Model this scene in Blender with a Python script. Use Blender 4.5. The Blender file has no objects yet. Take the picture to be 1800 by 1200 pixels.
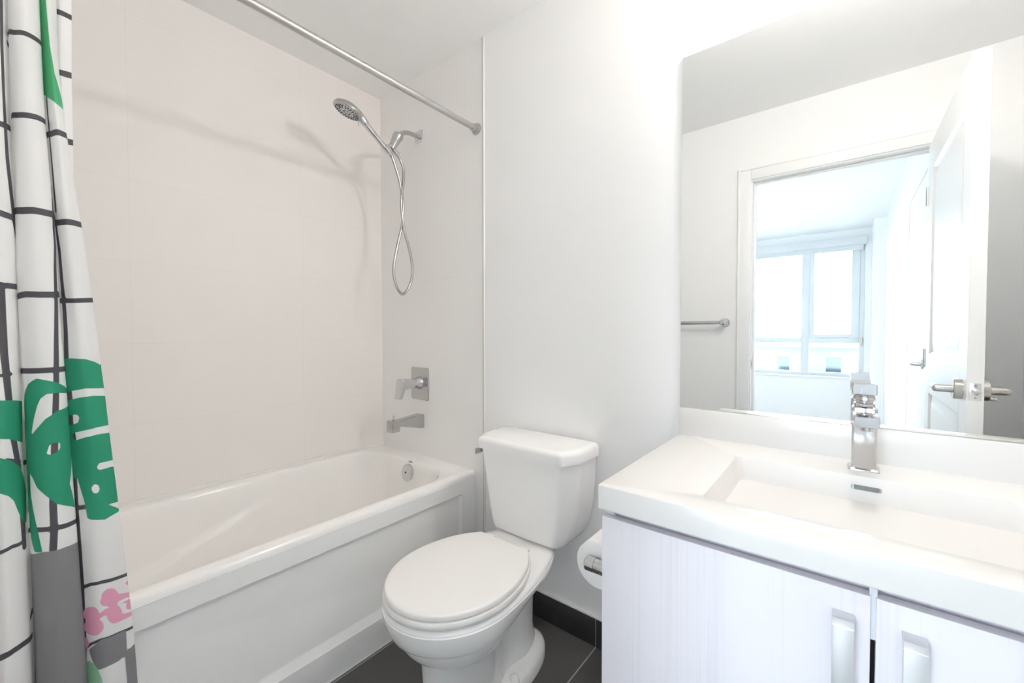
import bpy, bmesh, math, random
import numpy as np
from mathutils import Vector, Matrix

S = bpy.context.scene
COL = S.collection

# ------------------------------------------------------------------ camera
cam_data = bpy.data.cameras.new('camera')
cam_data.sensor_width = 36.0
cam_data.lens = 725.427 / 1800 * 36
cam_data.clip_start = 0.02
camera = bpy.data.objects.new('camera', cam_data)
COL.objects.link(camera)
R_ = Vector((0.62635311, -0.7795379, -0.00156485))
U_ = Vector((0.01846982, 0.01283347, 0.99974705))
F_ = Vector((0.77932064, 0.62622357, -0.0224362))
camera.matrix_world = Matrix(((R_.x, U_.x, -F_.x, 0), (R_.y, U_.y, -F_.y, 0), (R_.z, U_.z, -F_.z, 1.14776), (0, 0, 0, 1)))
S.camera = camera

# ------------------------------------------------------------------ sky, daylight, exposure
SKY_STRENGTH = 7.8
LAMP_STRENGTH = 88.0
world = bpy.data.worlds.new('overcast_sky')
S.world = world
world.use_nodes = True
wn = world.node_tree.nodes
wl = world.node_tree.links
bg = wn['Background']
wtc = wn.new('ShaderNodeTexCoord')
wsep = wn.new('ShaderNodeSeparateXYZ')
wramp = wn.new('ShaderNodeValToRGB')
wl.new(wtc.outputs['Generated'], wsep.inputs[0])
wl.new(wsep.outputs['Z'], wramp.inputs['Fac'])
wramp.color_ramp.elements[0].position = 0.0
wramp.color_ramp.elements[0].color = (0.80, 0.90, 1.0, 1)
wramp.color_ramp.elements[1].position = 0.6
wramp.color_ramp.elements[1].color = (0.72, 0.86, 1.0, 1)
wl.new(wramp.outputs['Color'], bg.inputs['Color'])
bg.inputs['Strength'].default_value = SKY_STRENGTH

# sampling portal over the bedroom window, so the daylight through it converges
pl = bpy.data.lights.new('daylight_portal', 'AREA')
pl.shape = 'RECTANGLE'
pl.size, pl.size_y = 1.85, 1.75
pl.cycles.is_portal = True
po = bpy.data.objects.new('daylight_portal', pl)
COL.objects.link(po)
po.location = (-4.16, 0.72, 1.44)
po.rotation_euler = (math.pi / 2, 0, -math.pi / 2)

S.view_settings.view_transform = 'Standard'
S.view_settings.look = 'None'
S.view_settings.gamma = 1.0
S.view_settings.use_curve_mapping = False
S.view_settings.exposure = 1.64
S.cycles.use_denoising = True
S.cycles.denoising_prefilter = 'ACCURATE'
S.cycles.max_bounces = 24
S.cycles.diffuse_bounces = 20
S.cycles.glossy_bounces = 6
S.cycles.transmission_bounces = 8
S.cycles.transparent_max_bounces = 12
S.cycles.sample_clamp_indirect = 4.0
S.cycles.blur_glossy = 1.0

# ------------------------------------------------------------------ room measures (metres)
XW = 1.3523      # plane of the toilet / mirror / plumbing wall
YL = 2.0233      # plane of the long tub wall
XD = -0.136      # bathroom face of the doorway wall
YR = -0.62       # plane of the side wall right of the vanity
ZC = 2.44        # ceiling
YT = 1.30        # tub apron face
YE = 1.248       # edge of the wall tile

# ------------------------------------------------------------------ helpers
class MB:
    """collects shapes into one mesh"""
    def __init__(self):
        self.bm = bmesh.new()

    def _merge(self, b):
        me = bpy.data.meshes.new('tmp')
        b.to_mesh(me)
        b.free()
        self.bm.from_mesh(me)
        bpy.data.meshes.remove(me)

    def box(self, x0, x1, y0, y1, z0, z1, bev=0.0, seg=2, rot=None, mi=0):
        b = bmesh.new()
        vs = [b.verts.new((x, y, z)) for z in (z0, z1) for y in (y0, y1) for x in (x0, x1)]
        for f in ((0, 2, 3, 1), (4, 5, 7, 6), (0, 1, 5, 4), (2, 6, 7, 3), (0, 4, 6, 2), (1, 3, 7, 5)):
            fc = b.faces.new([vs[i] for i in f])
            fc.material_index = mi
        if bev > 0:
            bmesh.ops.bevel(b, geom=b.edges[:], offset=bev, segments=seg, profile=0.5, affect='EDGES')
        if rot:
            bmesh.ops.transform(b, matrix=rot, verts=b.verts[:])
        self._merge(b)
        return self

    def loft(self, rings, cap0=True, cap1=True, mi=0, closed=False):
        bm = self.bm
        R = [[bm.verts.new(p) for p in r] for r in rings]
        n = len(R[0])
        pairs = list(zip(R[:-1], R[1:]))
        if closed:
            pairs.append((R[-1], R[0]))
        fs = []
        for a, b in pairs:
            for i in range(n):
                j = (i + 1) % n
                fs.append(bm.faces.new((a[i], a[j], b[j], b[i])))
        if cap0 and not closed:
            fs.append(bm.faces.new(R[0][::-1]))
        if cap1 and not closed:
            fs.append(bm.faces.new(R[-1]))
        for f in fs:
            f.material_index = mi
        bmesh.ops.recalc_face_normals(bm, faces=fs)
        return self

    def tube(self, pts, r, n=12, caps=True, mi=0):
        pts = [Vector(p) for p in pts]
        rs = r if isinstance(r, (list, tuple)) else [r] * len(pts)
        tang = []
        for i in range(len(pts)):
            a = pts[max(i - 1, 0)]
            b = pts[min(i + 1, len(pts) - 1)]
            tang.append((b - a).normalized())
        up = Vector((0, 0, 1)) if abs(tang[0].z) < 0.9 else Vector((1, 0, 0))
        nrm = tang[0].cross(up).normalized()
        rings = []
        for p, t, rr in zip(pts, tang, rs):
            nrm = (nrm - t * nrm.dot(t)).normalized()
            bn = t.cross(nrm)
            rings.append([p + (nrm * math.cos(2 * math.pi * k / n) + bn * math.sin(2 * math.pi * k / n)) * rr for k in range(n)])
        return self.loft(rings, caps, caps, mi)

    def lathe(self, prof, origin, axis, n=32, mi=0):
        """prof: (distance along axis, radius)"""
        ax = Vector(axis).normalized()
        up = Vector((0, 0, 1)) if abs(ax.z) < 0.9 else Vector((1, 0, 0))
        u = ax.cross(up).normalized()
        v = ax.cross(u)
        o = Vector(origin)
        rings = [[o + ax * h + (u * math.cos(2 * math.pi * k / n) + v * math.sin(2 * math.pi * k / n)) * max(r, 1e-4) for k in range(n)] for h, r in prof]
        return self.loft(rings, True, True, mi)

    def prism(self, poly, axis, a0, a1, bev=0.0, seg=2, mi=0):
        """poly: 2D outline in the plane normal to axis ('x': y,z  'y': x,z  'z': x,y)"""
        def P(p, a):
            return {'x': (a, p[0], p[1]), 'y': (p[0], a, p[1]), 'z': (p[0], p[1], a)}[axis]
        b = bmesh.new()
        A = [b.verts.new(P(p, a0)) for p in poly]
        B = [b.verts.new(P(p, a1)) for p in poly]
        n = len(poly)
        for i in range(n):
            j = (i + 1) % n
            b.faces.new((A[i], A[j], B[j], B[i]))
        b.faces.new(A[::-1])
        b.faces.new(B)
        for f in b.faces:
            f.material_index = mi
        bmesh.ops.recalc_face_normals(b, faces=b.faces[:])
        if bev > 0:
            bmesh.ops.bevel(b, geom=b.edges[:], offset=bev, segments=seg, profile=0.5, affect='EDGES')
        self._merge(b)
        return self

    def build(self, name, mats, parent=None, sharp=38.0):
        bm = self.bm
        ang = math.radians(sharp)
        for f in bm.faces:
            f.smooth = True
        for e in bm.edges:
            if len(e.link_faces) == 2:
                e.smooth = e.calc_face_angle(0.0) < ang
        me = bpy.data.meshes.new(name)
        bm.to_mesh(me)
        bm.free()
        for m in (mats if isinstance(mats, (list, tuple)) else [mats]):
            me.materials.append(m)
        o = bpy.data.objects.new(name, me)
        COL.objects.link(o)
        if parent is not None:
            o.parent = parent
            o.matrix_parent_inverse = Matrix.Translation(-Vector(parent.location))
        return o


def tag(o, label, cat, group=None):
    o['label'] = label
    o['category'] = cat
    if group:
        o['group'] = group
    return o


def thing(name, label, cat, loc, group=None):
    o = bpy.data.objects.new(name, None)
    o.empty_display_size = 0.05
    o.location = loc
    COL.objects.link(o)
    return tag(o, label, cat, group)


def struct(o, label=None, cat=None):
    o['kind'] = 'structure'
    if label:
        o['label'] = label
    if cat:
        o['category'] = cat
    return o


def rr(x0, x1, y0, y1, r, z, nc=8, ns=1):
    """rounded rectangle ring, 4*(nc+ns) points, counter-clockwise from the +x+y corner"""
    out = []
    cs = [(x1 - r, y1 - r, 0), (x0 + r, y1 - r, 90), (x0 + r, y0 + r, 180), (x1 - r, y0 + r, 270)]
    for k, (cx, cy, a0) in enumerate(cs):
        for i in range(nc + 1):
            a = math.radians(a0 + 90 * i / nc)
            out.append((cx + r * math.cos(a), cy + r * math.sin(a), z))
        nx, ny, na = cs[(k + 1) % 4]
        p = out[-1]
        q = (nx + r * math.cos(math.radians(na)), ny + r * math.sin(math.radians(na)))
        for i in range(1, ns):
            t = i / ns
            out.append((p[0] + (q[0] - p[0]) * t, p[1] + (q[1] - p[1]) * t, z))
    return out


def fillet(poly, r, n=4):
    """rounds the corners of a 2D polygon; constant point count"""
    out = []
    m = len(poly)
    rs = r if isinstance(r, (list, tuple)) else [r] * m
    for i in range(m):
        p0, p1, p2 = Vector(poly[i - 1]), Vector(poly[i]), Vector(poly[(i + 1) % m])
        d0, d1 = (p0 - p1), (p2 - p1)
        a = d0.normalized()
        b = d1.normalized()
        t = min(rs[i], d0.length * 0.45, d1.length * 0.45)
        A, B = p1 + a * t, p1 + b * t
        for k in range(n + 1):
            s = k / n
            q = A * (1 - s) ** 2 + p1 * 2 * s * (1 - s) + B * s * s
            out.append((q.x, q.y))
    return out


def catmull(pts, per=8):
    P = [Vector(p) for p in pts]
    out = []
    for i in range(len(P) - 1):
        p0, p1, p2, p3 = P[max(i - 1, 0)], P[i], P[i + 1], P[min(i + 2, len(P) - 1)]
        for k in range(per):
            t = k / per
            out.append(0.5 * ((2 * p1) + (p2 - p0) * t + (2 * p0 - 5 * p1 + 4 * p2 - p3) * t * t + (3 * p1 - p0 - 3 * p2 + p3) * t ** 3))
    out.append(P[-1])
    return out


# ------------------------------------------------------------------ materials
def mat(name, col, rough=0.5, metal=0.0, spec=0.5, coat=0.0):
    m = bpy.data.materials.new(name)
    m.use_nodes = True
    p = m.node_tree.nodes['Principled BSDF']
    p.inputs['Base Color'].default_value = (*col, 1)
    p.inputs['Roughness'].default_value = rough
    p.inputs['Metallic'].default_value = metal
    p.inputs['Specular IOR Level'].default_value = spec
    p.inputs['Coat Weight'].default_value = coat
    return m


def nodes(m):
    return m.node_tree.nodes, m.node_tree.links, m.node_tree.nodes['Principled BSDF']


def add_noise_bump(m, scale, strength, dist=0.001):
    n, l, p = nodes(m)
    tc = n.new('ShaderNodeTexCoord')
    nz = n.new('ShaderNodeTexNoise')
    nz.inputs['Scale'].default_value = scale
    nz.inputs['Detail'].default_value = 4
    bp = n.new('ShaderNodeBump')
    bp.inputs['Strength'].default_value = strength
    bp.inputs['Distance'].default_value = dist
    l.new(tc.outputs['Object'], nz.inputs['Vector'])
    l.new(nz.outputs['Fac'], bp.inputs['Height'])
    l.new(bp.outputs['Normal'], p.inputs['Normal'])
    return m


def tile_mat(name, col, grout, ax, off, size, mortar, rough, var=0.0, spec=0.5):
    """tile pattern by world position; ax = indices of the two in-plane axes"""
    m = mat(name, col, rough, spec=spec)
    n, l, p = nodes(m)
    g = n.new('ShaderNodeNewGeometry')
    s = n.new('ShaderNodeSeparateXYZ')
    l.new(g.outputs['Position'], s.inputs[0])
    edges = []
    cells = []
    for a, o, sz in zip(ax, off, size):
        sub = n.new('ShaderNodeMath'); sub.operation = 'SUBTRACT'; sub.inputs[1].default_value = o
        l.new(s.outputs[a], sub.inputs[0])
        dv = n.new('ShaderNodeMath'); dv.operation = 'DIVIDE'; dv.inputs[1].default_value = sz
        l.new(sub.outputs[0], dv.inputs[0])
        fl = n.new('ShaderNodeMath'); fl.operation = 'FLOOR'
        l.new(dv.outputs[0], fl.inputs[0]); cells.append(fl)
        pp = n.new('ShaderNodeMath'); pp.operation = 'PINGPONG'; pp.inputs[1].default_value = 0.5
        l.new(dv.outputs[0], pp.inputs[0])
        ml = n.new('ShaderNodeMath'); ml.operation = 'MULTIPLY'; ml.inputs[1].default_value = sz
        l.new(pp.outputs[0], ml.inputs[0])
        edges.append(ml)
    mn = n.new('ShaderNodeMath'); mn.operation = 'MINIMUM'
    l.new(edges[0].outputs[0], mn.inputs[0]); l.new(edges[1].outputs[0], mn.inputs[1])
    mr = n.new('ShaderNodeMapRange')
    mr.inputs['From Min'].default_value = mortar * 0.35
    mr.inputs['From Max'].default_value = mortar * 0.65
    l.new(mn.outputs[0], mr.inputs['Value'])
    nz = n.new('ShaderNodeTexNoise'); nz.inputs['Scale'].default_value = 3.0; nz.inputs['Detail'].default_value = 6
    cb = n.new('ShaderNodeCombineXYZ')
    l.new(cells[0].outputs[0], cb.inputs[0]); l.new(cells[1].outputs[0], cb.inputs[1])
    ad = n.new('ShaderNodeVectorMath'); ad.operation = 'MULTIPLY_ADD'
    ad.inputs[1].default_value = (7.3, 3.1, 5.7)
    l.new(cb.outputs[0], ad.inputs[0]); l.new(g.outputs['Position'], ad.inputs[2])
    l.new(ad.outputs[0], nz.inputs['Vector'])
    cm = n.new('ShaderNodeMapRange')
    cm.inputs['From Min'].default_value = 0.3; cm.inputs['From Max'].default_value = 0.7
    cm.inputs['To Min'].default_value = 1 - var; cm.inputs['To Max'].default_value = 1 + var
    l.new(nz.outputs['Fac'], cm.inputs['Value'])
    sc = n.new('ShaderNodeVectorMath'); sc.operation = 'SCALE'; sc.inputs[0].default_value = col
    l.new(cm.outputs[0], sc.inputs['Scale'])
    mx = n.new('ShaderNodeMix'); mx.data_type = 'RGBA'
    l.new(mr.outputs[0], mx.inputs['Factor'])
    mx.inputs['A'].default_value = (*grout, 1)
    l.new(sc.outputs[0], mx.inputs['B'])
    l.new(mx.outputs['Result'], p.inputs['Base Color'])
    bp = n.new('ShaderNodeBump'); bp.inputs['Strength'].default_value = 0.12; bp.inputs['Distance'].default_value = 0.0008
    l.new(mr.outputs[0], bp.inputs['Height'])
    l.new(bp.outputs['Normal'], p.inputs['Normal'])
    return m


def wood_laminate(name, base, dark):
    m = mat(name, base, 0.45)
    n, l, p = nodes(m)
    tc = n.new('ShaderNodeTexCoord')
    mp = n.new('ShaderNodeMapping'); mp.inputs['Scale'].default_value = (160, 160, 1.6)
    nz = n.new('ShaderNodeTexNoise'); nz.inputs['Scale'].default_value = 1.0; nz.inputs['Detail'].default_value = 3
    mp2 = n.new('ShaderNodeMapping'); mp2.inputs['Scale'].default_value = (22, 22, 0.3)
    nz2 = n.new('ShaderNodeTexNoise'); nz2.inputs['Scale'].default_value = 1.0
    l.new(tc.outputs['Object'], mp.inputs[0]); l.new(tc.outputs['Object'], mp2.inputs[0])
    l.new(mp.outputs[0], nz.inputs['Vector']); l.new(mp2.outputs[0], nz2.inputs['Vector'])
    av = n.new('ShaderNodeMath'); av.operation = 'ADD'
    l.new(nz.outputs['Fac'], av.inputs[0]); l.new(nz2.outputs['Fac'], av.inputs[1])
    r = n.new('ShaderNodeValToRGB')
    r.color_ramp.elements[0].position = 0.72; r.color_ramp.elements[0].color = (*dark, 1)
    r.color_ramp.elements[1].position = 1.12 if False else 1.0; r.color_ramp.elements[1].color = (*base, 1)
    l.new(av.outputs[0], r.inputs['Fac'])
    l.new(r.outputs['Color'], p.inputs['Base Color'])
    return m


M_PAINT = add_noise_bump(mat('wall_paint', (0.91, 0.91, 0.91), 0.5, spec=0.3), 260, 0.05)
M_CEIL = mat('ceiling_paint', (0.91, 0.91, 0.91), 0.8, spec=0.1)
M_TILE = tile_mat('glazed_wall_tile_long', (0.865, 0.832, 0.81), (0.825, 0.79, 0.77), (0, 2), (0.305, 0.512), (0.611, 0.298), 0.0020, 0.45, 0.006, 0.3)
M_TILEW = tile_mat('glazed_wall_tile_end', (0.89, 0.875, 0.865), (0.855, 0.84, 0.83), (1, 2), (0.75, 0.512), (0.611, 0.298), 0.0020, 0.45, 0.006, 0.3)
M_FLOOR = tile_mat('charcoal_floor_tile', (0.096, 0.092, 0.089), (0.42, 0.41, 0.40), (0, 1), (-0.45, 0.0896), (0.9, 0.60), 0.004, 0.42, 0.22)
M_BASE = tile_mat('charcoal_base_tile', (0.036, 0.036, 0.039), (0.30, 0.30, 0.30), (1, 2), (0.0896, -0.2), (0.60, 1.0), 0.003, 0.45, 0.15)
M_CAULK = mat('white_caulk', (0.84, 0.83, 0.81), 0.4)
M_TUB = mat('white_acrylic', (0.91, 0.895, 0.88), 0.16, spec=0.5)
M_APRON = mat('white_acrylic_apron', (0.92, 0.92, 0.92), 0.22)
M_CERAMIC = mat('white_vitreous_china', (0.92, 0.915, 0.91), 0.10, spec=0.5)
M_SEAT = mat('white_plastic_seat', (0.90, 0.885, 0.87), 0.28)
M_CHROME = mat('polished_chrome', (0.66, 0.66, 0.67), 0.08, metal=1.0)
M_SATIN = mat('satin_chrome', (0.54, 0.54, 0.54), 0.25, metal=1.0)
M_NICKEL = mat('brushed_nickel', (0.56, 0.545, 0.52), 0.28, metal=1.0)
M_RODM = mat('white_grey_rod_metal', (0.56, 0.545, 0.54), 0.28, metal=0.9)
M_PULL = mat('satin_pull_metal', (0.74, 0.745, 0.77), 0.38, metal=0.75)
M_HOSE = mat('steel_hose_jacket', (0.50, 0.48, 0.46), 0.22, metal=1.0)
M_DARK = mat('dark_rubber', (0.03, 0.03, 0.03), 0.6)
M_GREYP = mat('grey_nozzle_rubber', (0.10, 0.10, 0.105), 0.5)
M_COUNTER = mat('white_solid_surface', (0.775, 0.757, 0.74), 0.25)
M_CAB = wood_laminate('pale_grain_laminate', (0.81, 0.78, 0.825), (0.755, 0.725, 0.78))
M_CABIN = mat('cabinet_interior', (0.70, 0.71, 0.74), 0.6)
M_MIRROR = mat('silvered_mirror', (0.88, 0.895, 0.895), 0.004, metal=1.0)
M_PAPER = add_noise_bump(mat('toilet_paper', (0.88, 0.87, 0.86), 0.9, spec=0.1), 90, 0.3)
M_CARD = mat('cardboard_tube', (0.45, 0.36, 0.27), 0.8)
M_DOOR = mat('white_door_enamel', (0.90, 0.905, 0.91), 0.35)
M_TRIM = mat('white_trim_enamel', (0.90, 0.90, 0.90), 0.35)
M_ROOMW = mat('bedroom_wall_paint', (0.90, 0.91, 0.92), 0.55, spec=0.3)
M_WOODFL = mat('pale_oak_floor', (0.55, 0.48, 0.40), 0.4)
M_VINYL = mat('white_window_vinyl', (0.72, 0.76, 0.78), 0.4)
M_BLIND = mat('roller_blind_fabric', (0.7, 0.73, 0.75), 0.7)
M_SIDEP = mat('side_wall_semi_gloss_paint', (0.92, 0.925, 0.93), 0.20, spec=0.5)


def glass_mat():
    m = bpy.data.materials.new('window_glass')
    m.use_nodes = True
    n, l = m.node_tree.nodes, m.node_tree.links
    n.remove(n['Principled BSDF'])
    tr = n.new('ShaderNodeBsdfTransparent'); tr.inputs['Color'].default_value = (0.96, 0.98, 0.98, 1)
    gl = n.new('ShaderNodeBsdfGlossy'); gl.inputs['Roughness'].default_value = 0.02
    fr = n.new('ShaderNodeFresnel'); fr.inputs['IOR'].default_value = 1.45
    mx = n.new('ShaderNodeMixShader')
    l.new(fr.outputs[0], mx.inputs[0]); l.new(tr.outputs[0], mx.inputs[1]); l.new(gl.outputs[0], mx.inputs[2])
    l.new(mx.outputs[0], n['Material Output'].inputs['Surface'])
    return m


M_GLASS = glass_mat()


def emit_mat(name, col, strength):
    m = mat(name, (0.9, 0.9, 0.88), 0.4)
    p = m.node_tree.nodes['Principled BSDF']
    p.inputs['Emission Color'].default_value = (*col, 1)
    p.inputs['Emission Strength'].default_value = strength
    return m


M_LAMP = emit_mat('lit_opal_glass', (1.0, 0.94, 0.865), LAMP_STRENGTH)

# ================================================================== the room shell
def slab(name, x0, x1, y0, y1, z0, z1, m, label=None):
    b = MB()
    b.box(x0, x1, y0, y1, z0, z1)
    return struct(b.build(name, m))


slab('floor', XD - 0.12, XW + 0.1, YR - 0.1, YL + 0.1, -0.06, 0.0, M_FLOOR)
slab('ceiling', XD - 0.12, XW + 0.1, YR - 0.1, YL + 0.1, ZC, ZC + 0.06, M_CEIL)
slab('wall_left', XD - 0.12, XW + 0.1, YL, YL + 0.1, 0.0, ZC, M_TILE)
slab('wall_back', XW, XW + 0.1, YR - 0.1, YE, 0.0, ZC, M_PAINT)
slab('wall_back_tiled', XW, XW + 0.1, YE, YL, 0.0, ZC, M_TILEW)
slab('wall_right', XD - 0.12, XW, YR - 0.1, YR, 0.0, ZC, M_SIDEP)
# doorway wall with its opening
DY0, DY1, DZ = -0.345, 0.434, 2.045
b = MB()
b.box(XD - 0.12, XD, DY1 + 0.018, YL, 0, ZC)
b.box(XD - 0.12, XD, YR, DY0 - 0.018, 0, ZC)
b.box(XD - 0.12, XD, DY0 - 0.018, DY1 + 0.018, DZ + 0.018, ZC)
struct(b.build('wall_front', M_PAINT))
# jamb lining and casing
b = MB()
b.box(XD - 0.122, XD + 0.002, DY1, DY1 + 0.018, 0, DZ + 0.018)
b.box(XD - 0.122, XD + 0.002, DY0 - 0.018, DY0, 0, DZ + 0.018)
b.box(XD - 0.122, XD + 0.002, DY0, DY1, DZ, DZ + 0.018)
b.box(XD - 0.085, XD - 0.045, DY1 - 0.011, DY1, 0, DZ, 0.002)
b.box(XD - 0.085, XD - 0.045, DY0, DY1 - 0.011, DZ - 0.011, DZ, 0.002)
struct(b.build('trim_1', M_TRIM))
b = MB()
b.box(XD, XD + 0.014, DY1 + 0.006, DY1 + 0.076, 0, DZ + 0.076, 0.004)
b.box(XD, XD + 0.014, DY0 - 0.076, DY0 - 0.006, 0, DZ + 0.076, 0.004)
b.box(XD, XD + 0.014, DY0 - 0.006, DY1 + 0.006, DZ + 0.006, DZ + 0.076, 0.004)
b.box(XD + 0.013, XD + 0.018, DY1 + 0.062, DY1 + 0.074, 0, DZ + 0.074, 0.002)
b.box(XD + 0.013, XD + 0.018, DY0 - 0.006, DY1 + 0.06, DZ + 0.062, DZ + 0.074, 0.002)
casing = struct(b.build('trim_2', M_TRIM))
# strike plate on the latch jamb
b = MB()
b.box(XD - 0.030, XD - 0.004, DY1 - 0.0022, DY1 + 0.001, 0.925, 0.982, 0.001)
b.box(XD - 0.022, XD - 0.012, DY1 - 0.0030, DY1 + 0.001, 0.942, 0.966, mi=1)
struct(b.build('trim_3', [M_NICKEL, M_DARK]))
# metal edge strip between the tile and the painted wall
b = MB()
b.box(XW - 0.005, XW + 0.001, YE - 0.009, YE, 0.0, ZC - 0.0, 0.0015)
struct(b.build('trim_4', M_CAULK))
b = MB()
b.box(XW - 0.0025, XW + 0.001, YE + 0.0, YE + 0.0035, 0.0, ZC)
struct(b.build('trim_5', mat('grey_edge_joint', (0.30, 0.30, 0.30), 0.5)))
# tile baseboard with its caulked top edge
b = MB()
b.box(XW - 0.010, XW + 0.001, YR, YE - 0.009, 0.0, 0.104, 0.001)
struct(b.build('baseboard_back', M_BASE))
b = MB()
b.box(XW - 0.012, XW + 0.001, YR, YE - 0.009, 0.104, 0.112, 0.003)
struct(b.build('trim_6', M_CAULK))
b = MB()
b.box(XD, XW - 0.012, YR, YR + 0.010, 0.0, 0.104, 0.001)
struct(b.build('baseboard_right', M_BASE))

# ------------------------------------------------------------------ the bedroom beyond the doorway
BX0, BX1 = -4.10, XD - 0.12
BY0, BY1 = -0.36, 2.3
WY0, WY1, WZ0, WZ1 = -0.20, 1.64, 0.57, 2.30
slab('floor_bedroom', BX0 - 0.1, BX1, BY0 - 0.1, BY1 + 0.1, -0.06, 0.0, M_WOODFL)
slab('ceiling_bedroom', BX0 - 0.1, BX1, BY0 - 0.1, BY1 + 0.1, ZC, ZC + 0.06, M_ROOMW)
slab('wall_bedroom_right', BX0 - 0.1, BX1, BY0 - 0.1, BY0, 0, ZC, M_ROOMW)
slab('wall_bedroom_left', BX0 - 0.1, BX1, BY1, BY1 + 0.1, 0, ZC, M_ROOMW)
slab('column_bedroom', BX0, BX0 + 0.5, BY0, -0.262, 0, ZC, M_ROOMW)
b = MB()
b.box(BX0 - 0.1, BX0, BY0, WY0, 0, ZC)
b.box(BX0 - 0.1, BX0, WY1, BY1, 0, ZC)
b.box(BX0 - 0.1, BX0, WY0, WY1, 0, WZ0)
b.box(BX0 - 0.1, BX0, WY0, WY1, WZ1, ZC)
struct(b.build('wall_bedroom_window', M_ROOMW))
win = bpy.data.objects.new('window_1', None)
COL.objects.link(win)
win.location = (BX0, 0.7, WZ0)
struct(win)
b = MB()
xa, xb = BX0 - 0.075, BX0 - 0.015
b.box(xa, xb, WY0, WY0 + 0.05, WZ0, WZ1, 0.004)
b.box(xa, xb, WY1 - 0.05, WY1, WZ0, WZ1, 0.004)
b.box(xa, xb, WY0 + 0.05, WY1 - 0.05, WZ0, WZ0 + 0.045, 0.004)
b.box(xa, xb, WY0 + 0.05, WY1 - 0.05, WZ1 - 0.05, WZ1, 0.004)
b.box(xa, xb, 0.36, 0.45, WZ0 + 0.045, WZ1 - 0.05, 0.004)
b.box(xa, xb, WY0 + 0.05, 0.36, 1.00, 1.07, 0.004)
b.box(xa, xb, 0.45, WY1 - 0.05, 1.00, 1.07, 0.004)
# the sash frame of the opening light
b.box(xa + 0.02, xb + 0.015, WY0 + 0.05, WY0 + 0.13, 1.07, WZ1 - 0.05, 0.006)
b.box(xa + 0.02, xb + 0.015, 0.31, 0.36, 1.07, WZ1 - 0.05, 0.006)
b.box(xa + 0.02, xb + 0.015, WY0 + 0.13, 0.31, 1.07, 1.12, 0.006)
b.box(xa + 0.02, xb + 0.015, WY0 + 0.13, 0.31, WZ1 - 0.11, WZ1 - 0.05, 0.006)
b.build('window_frame', M_VINYL, win)
b = MB()
b.box(BX0 - 0.047, BX0 - 0.042, WY0 + 0.03, WY1 - 0.03, WZ0 + 0.03, WZ1 - 0.03)
b.build('window_pane', M_GLASS, win)
b = MB()
b.box(BX0 - 0.015, BX0 + 0.03, WY0 - 0.03, WY1 + 0.03, WZ0 - 0.03, WZ0 - 0.0, 0.006)
b.build('window_sill', M_TRIM, win)
b = MB()
b.box(xb, xb + 0.014, WY0 + 0.012, WY0 + 0.035, 0.965, 1.075, 0.004)
b.tube([(xb + 0.012, WY0 + 0.024, 1.04), (xb + 0.035, WY0 + 0.024, 1.045), (xb + 0.04, WY0 + 0.024, 0.99)], 0.006, 8)
b.build('window_handle', M_NICKEL, win)

bl = thing('roller_blind', 'white roller blind cassette across the top of the bedroom window', 'blind', (BX0 + 0.04, 0.7, 2.22))
b = MB()
b.box(BX0 + 0.001, BX0 + 0.085, WY0 - 0.01, WY1 + 0.02, 2.235, 2.335, 0.006)
b.build('cassette', M_BLIND, bl)
b = MB()
b.box(BX0 + 0.035, BX0 + 0.038, WY0 + 0.02, WY1 - 0.01, 2.19, 2.236)
b.build('blind_fabric', M_BLIND, bl)
b = MB()
b.box(BX0 + 0.028, BX0 + 0.045, WY0 + 0.02, WY1 - 0.01, 2.172, 2.191, 0.004)
b.build('bottom_bar', M_VINYL, bl)

# a closed door in the bedroom's side wall
d2 = bpy.data.objects.new('door_2', None)
COL.objects.link(d2)
d2.location = (-0.9, BY0, 0)
struct(d2)
b = MB()
b.box(-1.28, -0.48, BY0, BY0 + 0.012, 0.006, 2.03, 0.003)
b.build('door_leaf', M_DOOR, d2)
b = MB()
b.box(-1.35, -1.285, BY0, BY0 + 0.016, 0, 2.10, 0.004)
b.box(-0.475, -0.41, BY0, BY0 + 0.016, 0, 2.10, 0.004)
b.box(-1.285, -0.475, BY0, BY0 + 0.016, 2.035, 2.10, 0.004)
b.build('door_casing', M_TRIM, d2)
b = MB()
b.lathe([(0, 0.027), (0.008, 0.027), (0.01, 0.012), (0.045, 0.010)], (-0.545, BY0 + 0.012, 0.965), (0, 1, 0), 20)
b.tube([(-0.545, BY0 + 0.052, 0.965), (-0.58, BY0 + 0.056, 0.965), (-0.655, BY0 + 0.056, 0.962)], [0.010, 0.009, 0.007], 10)
b.build('door_handle', M_NICKEL, d2)

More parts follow.
